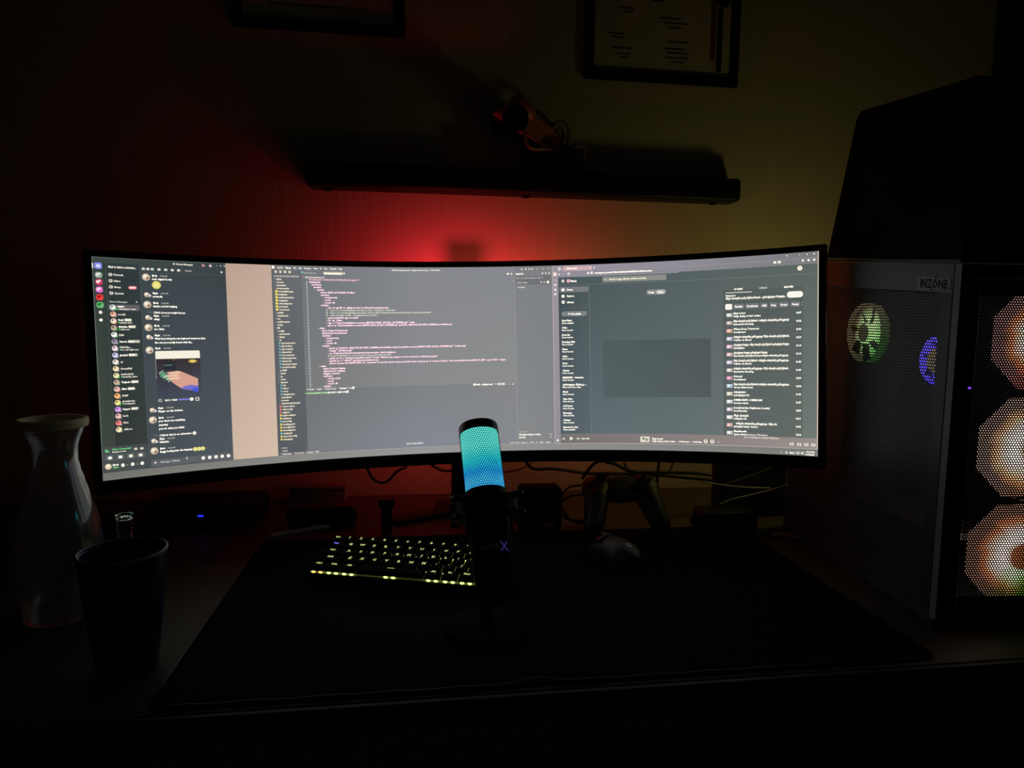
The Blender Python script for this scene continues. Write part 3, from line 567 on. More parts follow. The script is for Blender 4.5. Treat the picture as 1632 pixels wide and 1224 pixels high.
for (x, z, wd) in ((.33, 1.11, .07), (.42, 1.105, .03), (.345, 1.085, .035), (.36, 1.078, .02), (.32, 1.03, .04), (.33, 1.022, .03), (.33, 1.0, .05), (.345, .988, .03), (.35, .98, .02), (.44, 1.07, .05), (.45, 1.06, .06), (.46, 1.05, .03), (.46, 1.02, .05), (.455, 1.005, .045), (.46, .996, .05), (.455, .986, .055), (.47, .977, .03)):
    inkline(pg2, x, z, wd)
for (x, z, wd) in ((-.40, 1.04, .2), (-.39, 1.06, .16), (-.37, 1.08, .18)): inkline(pg, x, z, wd)
cord = tag(empty('hanging_medal', (.575, .27, 1.08)), 'dark round medal with a narrow strap hanging in front of the certificate', 'medal')
q = Matrix.Translation((-.575, -.27, -1.08))
MB().box(.570, .2745, .958, .582, .2775, 1.095, .001).build('strap', M['blackm'], cord, mw=q)
MB().ball((.578, .268, 1.112), (.018, .006, .02)).build('disc', M['blackm'], cord, mw=q)

# toy on the soundbar
T = Matrix.Translation((.158, .255, .792)) @ Matrix.Rotation(rad(30), 4, 'Y') @ Matrix.Rotation(rad(14), 4, 'Z')
toy = tag(empty('toy_car', (.165, .255, .7195)), 'small reddish open wheeled toy car tilted on top of the soundbar', 'toy'); TI = Matrix.Translation((-.165, -.255, -.7195)) @ T @ Matrix.Scale(1.2, 4)
b = MB(); b.prism([(-.085, -.012), (-.08, .006), (-.03, .02), (.01, .024), (.05, .012), (.085, .004), (.09, -.012)], -.016, .016); b.bevel(.004)
b.build('body', M['redp'], toy, mw=TI)
for x in (-.055, .06):
    for s_ in (-1, 1): MB().cyl((x, s_ * .022, -.008), (x, s_ * .036, -.008), .022, n=24).build('wheel', M['blackm'], toy, mw=TI)
MB().ball((-.052, -.022, .016), (.026, .014, .018)).build('fender', M['redp'], toy, mw=TI)
for s_ in (-1, 1): tube('roll_hoop', [(.015, s_ * .013, .02), (.02, s_ * .013, .042), (.042, s_ * .013, .042), (.058, s_ * .013, .014)], .0034, M['pale'], toy).matrix_local = TI
tube('rear_loop', [(.07, -.014, .008), (.072, -.014, .028), (.09, -.014, .03), (.096, -.014, .0)], .0034, M['pale'], toy).matrix_local = TI
tube('front_strut', [(-.03, -.02, -.012), (-.005, -.022, -.03), (.03, -.02, -.006)], .0034, M['pale'], toy).matrix_local = TI
b = MB(); b.box(-.05, -.02, .0002, .07, .026, .012, .003); b.box(-.035, -.015, .0121, .0, .015, .05, .003); b.build('stand', M['blackm'], toy)

# ------------------------------------------------------------------ microphone
A_, D_ = Vector((-.0179, -.3619, .2487)), Vector((-.0071, -.4704, .0929))
ax = (A_ - D_).normalized(); L0 = (A_ - D_).length
xx = Vector((1, 0, 0)); xx = (xx - ax * xx.dot(ax)).normalized(); yy = ax.cross(xx)
MT = Matrix.Translation(D_) @ Matrix((xx, yy, ax)).transposed().to_4x4()
mic = tag(empty('microphone', (-.005, -.40, .0034)), 'black studio microphone with a glowing cyan honeycomb top, leaning back before the keyboard', 'microphone')
MJ = Matrix.Translation((.005, .40, -.003)) @ MT
rm = .0258
zt = L0; zb = L0 - .0784          # glowing part from zb to zt
vs, fs = honey(0, 2 * pi * rm * (1 - 1e-6), zb + .001, zt - .001, 2 * pi * rm / 54, .00124)
vs3 = [(rm * cos(x / rm), rm * sin(x / rm), z) for x, z in vs]
gl = mesh('honeycomb_grille', vs3, fs, True); go = link('honeycomb_grille', gl, M['blackm'], mic, MJ); go['kind'] = 'stuff'; go['label'] = 'fine black honeycomb mesh'
def micglow():
    m = emat('mic_glow', (1, 1, 1, 1), 1.15); nt = m.node_tree; e = [n for n in nt.nodes if n.type == 'EMISSION'][0]
    tc = nt.nodes.new('ShaderNodeTexCoord'); sp = nt.nodes.new('ShaderNodeSeparateXYZ'); nt.links.new(tc.outputs['Object'], sp.inputs[0])
    mr = nt.nodes.new('ShaderNodeMapRange'); mr.inputs[1].default_value = zb; mr.inputs[2].default_value = zt; nt.links.new(sp.outputs['Z'], mr.inputs[0])
    n = nt.nodes.new('ShaderNodeTexNoise'); n.inputs['Scale'].default_value = 28; nt.links.new(tc.outputs['Object'], n.inputs['Vector'])
    ad = nt.nodes.new('ShaderNodeMath'); ad.operation = 'MULTIPLY_ADD'; ad.inputs[1].default_value = .5; nt.links.new(n.outputs['Fac'], ad.inputs[0])
    nt.links.new(mr.outputs[0], ad.inputs[2])
    cr = nt.nodes.new('ShaderNodeValToRGB'); nt.links.new(ad.outputs[0], cr.inputs[0])
    E = cr.color_ramp.elements; E[0].position = .1; E[0].color = lin((34, 150, 240)); E[1].position = 1.0; E[1].color = lin((104, 248, 232))
    for p_, c in ((.36, (70, 196, 250)), (.52, (36, 160, 236)), (.70, (44, 216, 226))): x = E.new(p_); x.color = lin(c)
    nt.links.new(cr.outputs[0], e.inputs[0]); return m
MB().cyl((0, 0, zb), (0, 0, zt), rm - .0014, n=48).build('light_core', micglow(), mic, mw=MJ)
MB().lathe([(.0001, zt + .0135), (.020, zt + .0135), (.0245, zt + .0125), (rm, zt + .010), (rm, zt), (.0001, zt)]).build('mute_cap', M['gloss'], mic, mw=MJ)
MB().lathe([(.0001, zb), (rm, zb), (rm, .012), (.0235, .002), (.0225, -.008), (.0001, -.008)]).build('lower_body', M['black'], mic, mw=MJ)
MB().lathe([(.0001, -.0085), (.022, -.0085), (.021, -.018), (.019, -.02), (.0001, -.02)], 32).build('gain_dial', M['gloss'], mic, mw=MJ)
# shock mount: ring, elastic cords and jutting arms
zr = zb - .022
b = MB(); b.lathe([(rm + .008, zr - .009), (rm + .012, zr - .009), (rm + .012, zr + .009), (rm + .008, zr + .009)], 48, close=True); b.build('shock_mount_ring', M['black'], mic, mw=MJ)
for k in range(4):
    a = rad((18, 162, 205, 335)[k]); ca, sa = cos(a), sin(a)
    b = MB(); Tm = Matrix.Rotation(a, 4, 'Z')
    b.box(rm + .0005, -.006, zr + .008, rm + .022, .006, zr + .014, .002, T=Matrix.Rotation(a, 4, 'Z'))
    b.box(rm + .0125, -.006, zr - .016, rm + .022, .006, zr - .010, .002, T=Matrix.Rotation(a, 4, 'Z'))
    b.build('shock_mount_arm', M['grey'], mic, mw=MJ)
    tube('elastic_cord', [((rm + .018) * ca, (rm + .018) * sa, zr + .012), ((rm + .019) * ca, (rm + .019) * sa, zr - .002), ((rm + .018) * ca, (rm + .018) * sa, zr - .014)], .0013, M['grey'], mic).matrix_local = MJ
    for zz_ in (zr + .005, zr - .02): MB().box(rm - .0005, -.004, zz_ - .012, rm + .0025, .004, zz_ + .004, .001, T=Matrix.Rotation(a - .35, 4, 'Z')).build('clip', M['grey'], mic, mw=MJ)
ML = Matrix.Translation((.005, .40, -.003))
pv = MT @ Vector((0, rm + .012, zr)); pv = MT @ Vector((0, 0, zr)) 
tube('yoke', [MT @ Vector((0, rm + .010, zr)), MT @ Vector((0, rm + .018, zr - .02)), (-.010, -.375, .09), (-.01, -.395, .05), (-.01, -.40, .022)], .006, M['blackm'], mic).matrix_local = ML
MB().cyl((-.01, -.40, .010), (-.01, -.40, .03), .009, n=24).build('stand_post', M['blackm'], mic, mw=ML)
MB().lathe([(.0001, .0036), (.052, .0036), (.054, .006), (.052, .010), (.02, .0125), (.0001, .0125)], 48, c=(-.01, -.40, .0)).build('round_base', M['cloth'], mic, mw=ML)
# lettering around the lower body
def micword(t, z, cap, a0, m, name='lettering'):
    V, F, wd = textgeo(t, cap); r_ = rm + .0002
    me = mesh(name, [(r_ * cos(a0 + x / r_), r_ * sin(a0 + x / r_), z + y) for x, y in V], F); return link(name, me, m, mic, MJ)
V, F, wd = textgeo('HYPER', .0058)
a_c = -pi / 2 - .0
micword('HYPER', .034, .0058, a_c - .62, M['white']); micword('X', .0315, .0105, a_c - .62 + wd / rm, emat('violet_letter_glow', lin((62, 52, 130)), .35), 'emblem_letter')  # emission stands in for LED light on the printed X

# ------------------------------------------------------------------ keyboard
U = .01905
KM = Matrix.Translation((-.25633, -.23677, .035)) @ (rz(-.30334) @ rx(.19534)).to_4x4()
kb = tag(empty('keyboard', (0, 0, 0), mw=Matrix.Translation((-.25633, -.23677, .003)) @ rz(-.30334).to_4x4()), 'small black backlit keyboard with glowing yellow-green legends', 'keyboard')
KI = Matrix.Translation((0, 0, .032)) @ rx(.19534).to_4x4()
MB().box(-.003, .0015, -.0315, 15.25 * U, 5 * U + .004, -.0125, .003).build('case', M['black'], kb, mw=KI)
MB().box(.0, .002, -.0124, 15.2 * U, 5 * U, -.0112).build('switch_plate', M['plate'], kb, mw=KI, smooth=False)
for x in (1.0, 13.5): MB().box(x * U, 4.4 * U, -.046, x * U + .02, 4.4 * U + .006, -.0316, .001).build('flip_foot', M['black'], kb, mw=KI)
LG = emat('legend_light', lin((196, 214, 132)), .95); LB = emat('legend_violet', lin((120, 122, 240)), 1.0)
SW = emat('switch_light', lin((214, 236, 120)), 3); SWo = emat('switch_light_warm', lin((240, 200, 90)), 2.4)
rows = [(4, [('Esc', 1)] + [(c, 1) for c in '1234567890-='] + [('Back', 2)]), (3, [('Tab', 1.5)] + [(c, 1) for c in 'QWERTYUIOP[]'] + [('\\', 1.5)]),
        (2, [('Caps', 1.75)] + [(c, 1) for c in "ASDFGHJKL;'"] + [('Enter', 2.25)]), (1, [('Shift', 2.25)] + [(c, 1) for c in 'ZXCVBNM,./'] + [('Shift', 2.75)]),
        (0, [('Ctrl', 1.25), ('Win', 1.25), ('Alt', 1.25), ('\u2014', 5.4), ('Alt', 1.3), ('Fn', 1.3), ('Menu', 1.3), ('Ctrl', 1.95)])]
capm = {}
def capmesh(wu):
    if wu in capm: return capm[wu]
    b = bmesh.new(); g_ = .0006; w_ = wu * U - 2 * g_; d_ = U - 2 * g_
    lo = [(g_, g_), (g_ + w_, g_), (g_ + w_, g_ + d_), (g_, g_ + d_)]; i_ = .0018
    hi = [(g_ + i_, g_ + .0012), (g_ + w_ - i_, g_ + .0012), (g_ + w_ - i_, g_ + d_ - .003), (g_ + i_, g_ + d_ - .003)]
    A = [b.verts.new((x, y, -.0075)) for x, y in lo]; B = [b.verts.new((x, y, -.0004 if k > 1 else -.0002)) for k, (x, y) in enumerate(hi)]
    b.faces.new(B); b.faces.new(A[::-1])
    for k in range(4): b.faces.new((A[k], A[(k + 1) % 4], B[(k + 1) % 4], B[k]))
    bmesh.ops.bevel(b, geom=list(b.edges), offset=.0007, segments=2, affect='EDGES', profile=.5)
    me = bpy.data.meshes.new('keycap'); b.to_mesh(me); b.free(); me.materials.append(M['blackm']); capm[wu] = me; return me
swm = MB(); swm.ball((-.0056, .0022, -.0088), (.0031, .0021, .0026), 6); swm.ball((.0056, .0022, -.0088), (.0031, .0021, .0026), 6)
sw0 = swm.build('switch', SW, kb, mw=KI); swme = sw0.data; bpy.data.objects.remove(sw0)
swb = MB().box(-.007, .0035, -.0112, .007, .0155, -.0078, .001).build('tmp', M['blackm']); 
swo = swme.copy(); swo.materials.clear(); swo.materials.append(SWo); bpy.data.objects.remove(swb)
for r_, ks in rows:
    x = 0
    for i, (t, wu) in enumerate(ks):
        k = link('keycap', capmesh(wu), None, kb, KI @ Matrix.Translation((x * U, r_ * U, 0)))
        link('switch_light', swo if (r_ == 0 and i in (0,)) else swme, None, kb, KI @ Matrix.Translation(((x + wu / 2) * U, r_ * U, 0)))
        cap = .0042 if len(t) > 1 else .0055
        V, F, wd = textgeo(t, cap)
        if V:
            xm = sum(p[0] for p in V) / len(V); xs = [p[0] for p in V]; mn, mx_ = min(xs), max(xs); ym = (min(p[1] for p in V) + max(p[1] for p in V)) / 2
            f_ = min(1, .0095 / max(1e-6, mx_ - mn)) if t != '\u2014' else 1.3
            me = mesh('legend', [(wu * U / 2 + (p[0] - (mn + mx_) / 2) * f_, .6 * U + p[1] - ym, .0001) for p in V], F)
            link('legend', me, LB if t == 'Tab' else LG, k)
        x += wu

# ------------------------------------------------------------------ mouse
mo = tag(empty('mouse', (.224, -.180, .0035), (0, 0, rad(22))), 'black wireless mouse with a small round grey mark on its back', 'mouse')
vs, fs = [], []; NU, NV = 40, 16
for i in range(NU + 1):
    t = -1 + 2 * i / NU; y = t * .0605
    wd = .0315 * (1 - abs(t) ** 3.2) ** .5 * (1 - .10 * math.exp(-((t - .1) / .35) ** 2)); ht = (.0395 * (1 - abs(t + .12) ** 2.4 / 1.15 ** 2.4) ** .75 if abs(t + .12) < 1.15 else .0) * (.85 if t > .5 else 1) 
    ht = max(ht, .012 * (1 - abs(t) ** 8))
    for j in range(NV + 1):
        a = pi * j / NV; c_, s_ = cos(a), sin(a)
        vs.append((wd * math.copysign(abs(c_) ** .75, c_), y, ht * abs(s_) ** .8))
for i in range(NU):
    for j in range(NV): p = i * (NV + 1) + j; fs.append((p, p + 1, p + NV + 2, p + NV + 1))
link('shell', mesh('shell', vs, fs, True), M['mouse'], mo)
def mz(x, t):
    ht = .0395 * (1 - abs(t + .12) ** 2.4 / 1.15 ** 2.4) ** .75 * (.85 if t > .5 else 1)
    wd = .0315 * (1 - abs(t) ** 3.2) ** .5; c_ = min(1, (abs(x) / wd) ** (1 / .75)); return ht * math.sqrt(max(0, 1 - c_ * c_)) ** .8
for s_, nm in ((-1, 'left_button'), (1, 'right_button')):
    vs, fs = [], []
    for i in range(13):
        for j in range(7):
            x = s_ * (.0045 + .019 * j / 6); t = .18 + .68 * i / 12; vs.append((x * (1 - .1 * i / 12), t * .0605, mz(x, t) + .0014))
    for i in range(12):
        for j in range(6): p = i * 7 + j; fs.append((p, p + 1, p + 8, p + 7))
    o = link(nm, mesh(nm, vs, fs, True), M['gloss'], mo); sd = o.modifiers.new('thick', 'SOLIDIFY'); sd.thickness = .0012
MB().cyl((-.0035, .034, .029), (.0035, .034, .029), .0095, n=24).build('scroll_wheel', M['grey'], mo)
V, F, wd = textgeo('G', .010)
me = mesh('round_mark', [(p[0] - wd / 2, -.034 + p[1] - .005, mz(p[0] - wd / 2, (-.039 + p[1]) / .0605) + .0006) for p in V], F); link('round_mark', me, M['white'], mo)
tube('wheel_glint', [(-.009, .020, .0365), (0, .026, .0385), (.009, .020, .0365)], .0009, M['white'], mo)  # pale arc stands in for a glint near the wheel
V = None

# ------------------------------------------------------------------ game controller
gc = tag(empty('game_controller', (.285, -.02, 0)), 'dark game controller propped up behind the mouse, thumbsticks on top', 'game controller')
GI = Matrix.Translation((0, 0, .071)) @ Matrix.Rotation(rad(42), 4, 'X')
b = MB(); b.ball((0, .012, 0), (.055, .03, .018))
for s_ in (-1, 1):
    b.ball((s_ * .047, .012, 0), (.029, .031, .02))
    for k in range(7): b.ball((s_ * (.05 + .0022 * k), -.006 - .009 * k, -.002 - .0012 * k), .0245 - .0009 * k, 8)
o = b.build('body', M['green'], gc, mw=GI); rmod = o.modifiers.new('blend', 'REMESH'); rmod.mode = 'VOXEL'; rmod.voxel_size = .0022; rmod.use_smooth_shade = True
sm = o.modifiers.new('soft', 'SMOOTH'); sm.iterations = 8
for x, y in ((-.042, .02), (.02, -.002)):
    b = MB(); b.cyl((x, y, .014), (x, y, .026), .0055, n=16); b.cyl((x, y, .0262), (x, y, .031), .0095, .0085, 24); b.build('thumbstick', M['blackm'], gc, mw=GI)
b = MB(); b.box(-.028, -.005, .012, -.014, -.001, .021, .001); b.box(-.023, -.010, .012, -.019, .004, .021, .001); b.build('direction_pad', M['blackm'], gc, mw=GI)
for k in range(4): a = k * pi / 2; MB().cyl((.044 + .009 * cos(a), .018 + .009 * sin(a), .014), (.044 + .009 * cos(a), .018 + .009 * sin(a), .0225), .004, n=14).build('face_button', M['gloss'], gc, mw=GI)
for s_ in (-1, 1): MB().box(s_ * .03 - .015, .034, -.006, s_ * .03 + .015, .044, .006, .003).build('shoulder_button', M['gloss'], gc, mw=GI)

# ------------------------------------------------------------------ carafe, cup, small bottle
def zc(y): return .4015 - .88 * (y - 503) / 1067
ca = tag(empty('carafe', (-.566, -.285, 0)), 'tall hourglass shaped glass carafe with a pale rim at the left end of the desk', 'carafe')
prof = [(.030, .0), (.042, .001), (.046, .008), (.0495, .03), (.0515, .065), (.0505, .098), (.0475, .128), (.0415, .15), (.034, .175), (.0285, .196), (.0262, .211), (.0264, .224), (.029, .236), (.0335, .247), (.0352, .252)]
inn = [(r - .003, z) for r, z in prof[::-1] if z > .006] + [(.0001, .008)]
MB().lathe([(.0001, .001)] + prof + inn, 64).build('glass_body', M['frost'], ca)
b = MB(); b.lathe([(.0354, .2525), (.0395, .2535), (.0405, .258), (.0402, .2635), (.0375, .265), (.0345, .2645), (.0335, .258), (.0335, .2525)], 48, close=True); b.build('rim_collar', M['wood'], ca)
CUS = .94
cu = tag(empty('cup', (-.424, -.438, 0)), 'wide dark blue cup with a pale rim in front of the carafe', 'cup')
MB().lathe([(.0001, .0), (.030, .0), (.033, .003), (.037, .03), (.041, .065), (.0455, .105), (.0478, .134), (.0465, .1355), (.0445, .134), (.042, .105), (.038, .065), (.034, .03), (.030, .006), (.0001, .005)], 64).build('body', M['blue'], cu, mw=Matrix.Diagonal((CUS, CUS, 1, 1)))
b = MB(); b.lathe([(.0479, .1345), (.0488, .1355), (.0485, .1375), (.0470, .1382), (.0455, .1372), (.0458, .1358)], 64, close=True); b.build('rim', M['bluerim'], cu, mw=Matrix.Diagonal((CUS, CUS, 1, 1)))  # rim ring paler than the cup body
bo = tag(empty('glass_bottle', (-.470, -.319, 0)), 'small clear glass bottle standing behind the blue cup', 'bottle')
MB().lathe([(.0001, .0), (.020, .0), (.022, .004), (.022, .085), (.018, .1), (.0095, .112), (.0092, .138), (.0108, .14), (.0108, .144), (.0082, .144), (.0078, .112), (.016, .098), (.0195, .084), (.0195, .006), (.0001, .005)], 40).build('glass', M['glass'], bo)

# ------------------------------------------------------------------ clutter under the monitor
t = tag(empty('docking_station', (-.50, .13, 0)), 'low black box with a small blue light, left under the monitor', 'dock')
MB().box(-.10, -.06, .0, .10, .06, .042, .006).build('shell', M['black'], t)
MB().box(-.004, -.0612, .024, .006, -.0601, .0275, .0004).build('indicator_light', emat('blue_light', lin((40, 50, 255)), 1.2), t)
t = tag(empty('storage_box', (-.305, .235, 0)), 'pale grey lidded box against the wall, left of the monitor stand', 'box')
MB().box(-.055, -.04, .0, .055, .04, .035, .002).build('tray', M['box'], t); MB().box(-.057, -.042, .0352, .057, .042, .045, .002).build('lid', M['box'], t)
t = tag(empty('handheld_speaker', (-.278, .07, 0), (0, 0, rad(8))), 'black rounded bar speaker lying behind the keyboard', 'speaker')
MB().box(-.065, -.02, .0, .065, .02, .042, .014, 4).build('body', M['green'], t); MB().box(-.055, -.0212, .008, .055, -.0203, .034, .0003).build('grille', M['blackm'], t)
t = tag(empty('flashlight', (-.155, .02, 0)), 'small black torch standing upright behind the keyboard', 'torch')
MB().cyl((0, 0, 0), (0, 0, .042), .010, n=24).build('barrel', M['black'], t); MB().lathe([(.0001, .0425), (.010, .0425), (.0155, .052), (.0155, .064), (.013, .064), (.0001, .060)], 32).build('head', M['grey'], t)
t = tag(empty('pen', (-.312, .03, .0045), (0, 0, rad(28))), 'short shiny violet-grey pen lying left of the keyboard', 'pen')
MB().cyl((-.055, 0, 0), (.055, 0, 0), .0042, n=16).build('barrel', M['badge'], t); MB().cyl((.0551, 0, 0), (.066, 0, 0), .004, .001, 16).build('tip', M['gloss'], t)
t = tag(empty('desktop_speaker', (.134, .019, 0)), 'small dark cube speaker directly behind the microphone and mouse', 'speaker')
MB().box(-.04, -.025, .0, .04, .025, .082, .008, 3).build('cabinet', M['blackm'], t); MB().cyl((0, -.0255, .042), (0, -.0272, .042), .026, n=32).build('cone', M['grey'], t)
t = tag(empty('lens_tube', (.146, -.0215, .0032)), 'short dark canister with a copper coloured lid near the mouse', 'canister')
MB().cyl((0, 0, 0), (0, 0, .012), .0115, n=28).build('barrel', M['black'], t); MB().cyl((0, 0, .0121), (0, 0, .0142), .0118, n=28).build('lid', M['copper'], t)
t = tag(empty('grey_panel_box', (.60, .05, 0)), 'flat upright grey-green box leaning under the right end of the monitor', 'box')
MB().box(-.10, -.012, .0, .10, .012, .112, .003).build('carton', M['green'], t); MB().box(-.1005, -.013, .09, .1005, .013, .114, .003).build('carton_flap', M['green'], t)
t = tag(empty('power_adapter', (.485, -.035, 0)), 'black slab shaped power adapter at the right edge of the mat', 'adapter')
MB().box(-.055, -.028, .0, .055, .028, .042, .007, 3).build('shell', M['black'], t); MB().cyl((-.0551, 0, .02), (-.068, 0, .02), .005, n=16).build('plug_boot', M['blackm'], t)
t = tag(empty('label_tag', (.585, -.09, .0), (0, 0, rad(-35))), 'crumpled pale paper tag lying by the computer tower', 'tag')
vs = [(-.03, -.01, .001), (-.01, -.011, .006), (.012, -.009, .002), (.034, -.01, .005), (-.03, .01, .003), (-.01, .009, .009), (.012, .011, .004), (.034, .01, .002)]
o = link('paper_slip', mesh('paper_slip', vs, [(0, 1, 5, 4), (1, 2, 6, 5), (2, 3, 7, 6)], True), M['box'], t); o.modifiers.new('t', 'SOLIDIFY').thickness = .0006

def cable(label, pts, r=.0022, m='cable', name='cable'):
    t = tube(name, pts, r, M[m]); tag(t, label, 'cable'); return t
cable('black cable looping down from the monitor between stand and microphone', [(-.10, .15, .20), (-.09, .17, .12), (-.05, .2, .075), (.0, .215, .07), (.06, .215, .078)], .003)
cable('thick black cord sagging under the monitor left of the stand', [(-.30, .13, .13), (-.25, .16, .105), (-.21, .18, .095), (-.19, .19, .06), (-.165, .19, .052), (-.14, .19, .075), (-.12, .19, .085)], .003)
cable('thin black cable curling in front of the left wall under the monitor', [(-.27, .12, .15), (-.23, .16, .115), (-.215, .17, .09), (-.19, .17, .10), (-.18, .18, .115), (-.165, .18, .112)], .002)
cable('cable with painted red light running from the microphone to the wires on the right', [(.02, .20, .10), (.06, .20, .072), (.10, .19, .070), (.135, .175, .085), (.18, .18, .112), (.22, .19, .115), (.28, .2, .092), (.34, .22, .08)], .0018, 'redlitcable')  # red light is put into this cable's colour
cable('thick black cable hanging straight down right of the microphone', [(.105, .13, .17), (.12, .135, .12), (.14, .14, .088), (.19, .15, .083), (.26, .16, .07), (.33, .175, .064), (.42, .17, .06), (.58, .13, .05)], .0035)
cable('black vertical cable with a connector hanging beside the game controller', [(.405, .10, .16), (.398, .09, .12), (.392, .08, .085), (.388, .07, .05), (.388, .05, .02), (.386, .0, .004)], .003)
cable('round black loop of cable right of the game controller', [(.40 + .055 * cos(a / 6 * pi), .16 + .02 * sin(a / 6 * pi), .092 + .028 * sin(a / 6 * pi)) for a in range(13)], .0022)
cable('pair of black cables sweeping from the controller towards the right box', [(.24, .11, .07), (.27, .11, .105), (.31, .11, .10), (.34, .11, .085), (.38, .115, .08), (.44, .115, .078), (.50, .11, .075), (.60, .10, .06)], .0035)
cable('black cable rising from the controller to the underside of the monitor', [(.30, .14, .095), (.33, .15, .10), (.36, .15, .115), (.39, .14, .15)], .0022)
cable('coiled black cable left of the game controller on the desk', [(.255, .05, .055), (.20, .05, .05), (.18, .045, .03), (.19, .03, .012), (.23, .03, .006), (.27, .03, .004)], .0024)
cable('second coil of black cable beside the cube speaker', [(.25, .08, .065), (.205, .08, .06), (.185, .06, .035), (.20, .02, .01), (.25, .012, .004)], .0022)
cable('pale cable lying across the black adapter from the left', [(.455, .005, .085), (.50, .0, .078), (.545, -.005, .074), (.59, -.01, .073)], .0016, 'whitecable')
cable('pale cable slanting up to the right across the black adapter', [(.475, -.03, .048), (.50, -.03, .058), (.54, -.03, .066), (.58, -.03, .075), (.615, -.03, .086)], .0016, 'whitecable')
cable('dark cable running up in front of the grey-green box', [(.50, .01, .075), (.54, .015, .085), (.585, .02, .098), (.63, .02, .115)], .0025)

# ------------------------------------------------------------------ computer tower
PM = Matrix.Translation((.5757, -.4594, 0)) @ Matrix.Rotation(rad(-5), 4, 'Z')
pc = tag(empty('computer_tower', mw=PM), 'black computer tower with perforated front, three glowing fans and a badge on its side', 'computer')
PWd, PD = .222, .44
def topz(y): return .4795 + .0875 * y
b = MB(); b.prism([(.004, .006), (PD, .006), (PD, topz(PD) - .001), (.004, topz(.004) - .001)], PWd - .002, PWd, 'x'); b.build('right_panel', M['casem'], pc)
b = MB(); b.prism([(.004, topz(.004) - .004), (PD, topz(PD) - .004), (PD, topz(PD)), (.004, topz(.004))], 0.0, PWd, 'x'); b.build('top_panel', M['casem'], pc)
MB().box(.0, .004, .0, PWd, PD, .012, .002).build('bottom_panel', M['casem'], pc); MB().box(.0, PD - .002, .0121, PWd, PD, topz(PD) - .006).build('rear_panel', M['casem'], pc)
# side panel: sloping plain band above a perforated sheet, corner strip with a seam
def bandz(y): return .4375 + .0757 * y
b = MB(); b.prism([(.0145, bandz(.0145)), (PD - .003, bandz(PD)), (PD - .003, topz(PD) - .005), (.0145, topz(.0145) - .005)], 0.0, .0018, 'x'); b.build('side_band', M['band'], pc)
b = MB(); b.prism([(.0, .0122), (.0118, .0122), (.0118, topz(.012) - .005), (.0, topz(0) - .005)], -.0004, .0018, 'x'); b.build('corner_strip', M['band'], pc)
vs, fs = honey(.036, PD - .006, .03, .47, .0046, .00135, None)
cut = [i for i, f in enumerate(fs) if all(vs[j][1] < bandz(vs[j][0]) - .001 for j in f)]
me = mesh('side_mesh', [(.001, a, c) for a, c in vs], [fs[i] for i in cut]); o = link('side_mesh', me, M['casem'], pc); o['kind'] = 'stuff'; o['label'] = 'finely perforated dark steel side sheet'
b = MB(); b.prism([(.0145, .0122), (.036, .0122), (.036, bandz(.036)), (.0145, bandz(.0145))], .0, .0018, 'x'); b.build('side_border', M['casem'], pc)
MB().box(.0, .036, .0122, .0018, PD - .003, .03).build('side_skirt', M['casem'], pc)
# badge
bd = MB(); bd.prism([(.0185, .4425), (.081, .4463), (.081, .4632), (.0185, .4574)], -.0008, -.0001, 'x'); bd = bd.build('badge', M['badge'], pc, smooth=False)
V, F, wd = textgeo('INZONE', .0118)
me = mesh('badge_lettering', [(-.0010, .0775 - x / wd * .055, .4488 + y - (x / wd * .055) * .078) for x, y in V], F); link('badge_lettering', me, M['badgei'], bd)
me = mesh('badge_slash', [(-.0011, .054, .4435), (-.0011, .056, .4435), (-.0011, .046, .4622), (-.0011, .044, .4622)], [(0, 1, 2, 3)]); link('badge_slash', me, M['badgei'], bd)
# front
vs, fs = honey(.026, PWd - .014, .034, .456, .0035, .00092, lambda x, z: .046 < z < .437)
me = mesh('front_mesh', [(a, -.001, c) for a, c in vs], fs); o = link('front_mesh', me, M['blackm'], pc); o['kind'] = 'stuff'; o['label'] = 'finely perforated black front sheet'
for bx in ((.0, -.002, .0, .0245, .0035, .474), (PWd - .0125, -.002, .0, PWd, .0035, .474), (.0247, -.002, .0, PWd - .0127, .0035, .0325), (.0247, -.002, .4575, PWd - .0127, .0035, .474)):
    MB().box(*bx, .001).build('front_frame', M['blackm'], pc)
MB().ball((.0198, -.0025, .3193), (.0022, .0008, .0013), 8).build('power_light', emat('violet_light', lin((130, 60, 255)), 1.6), pc)

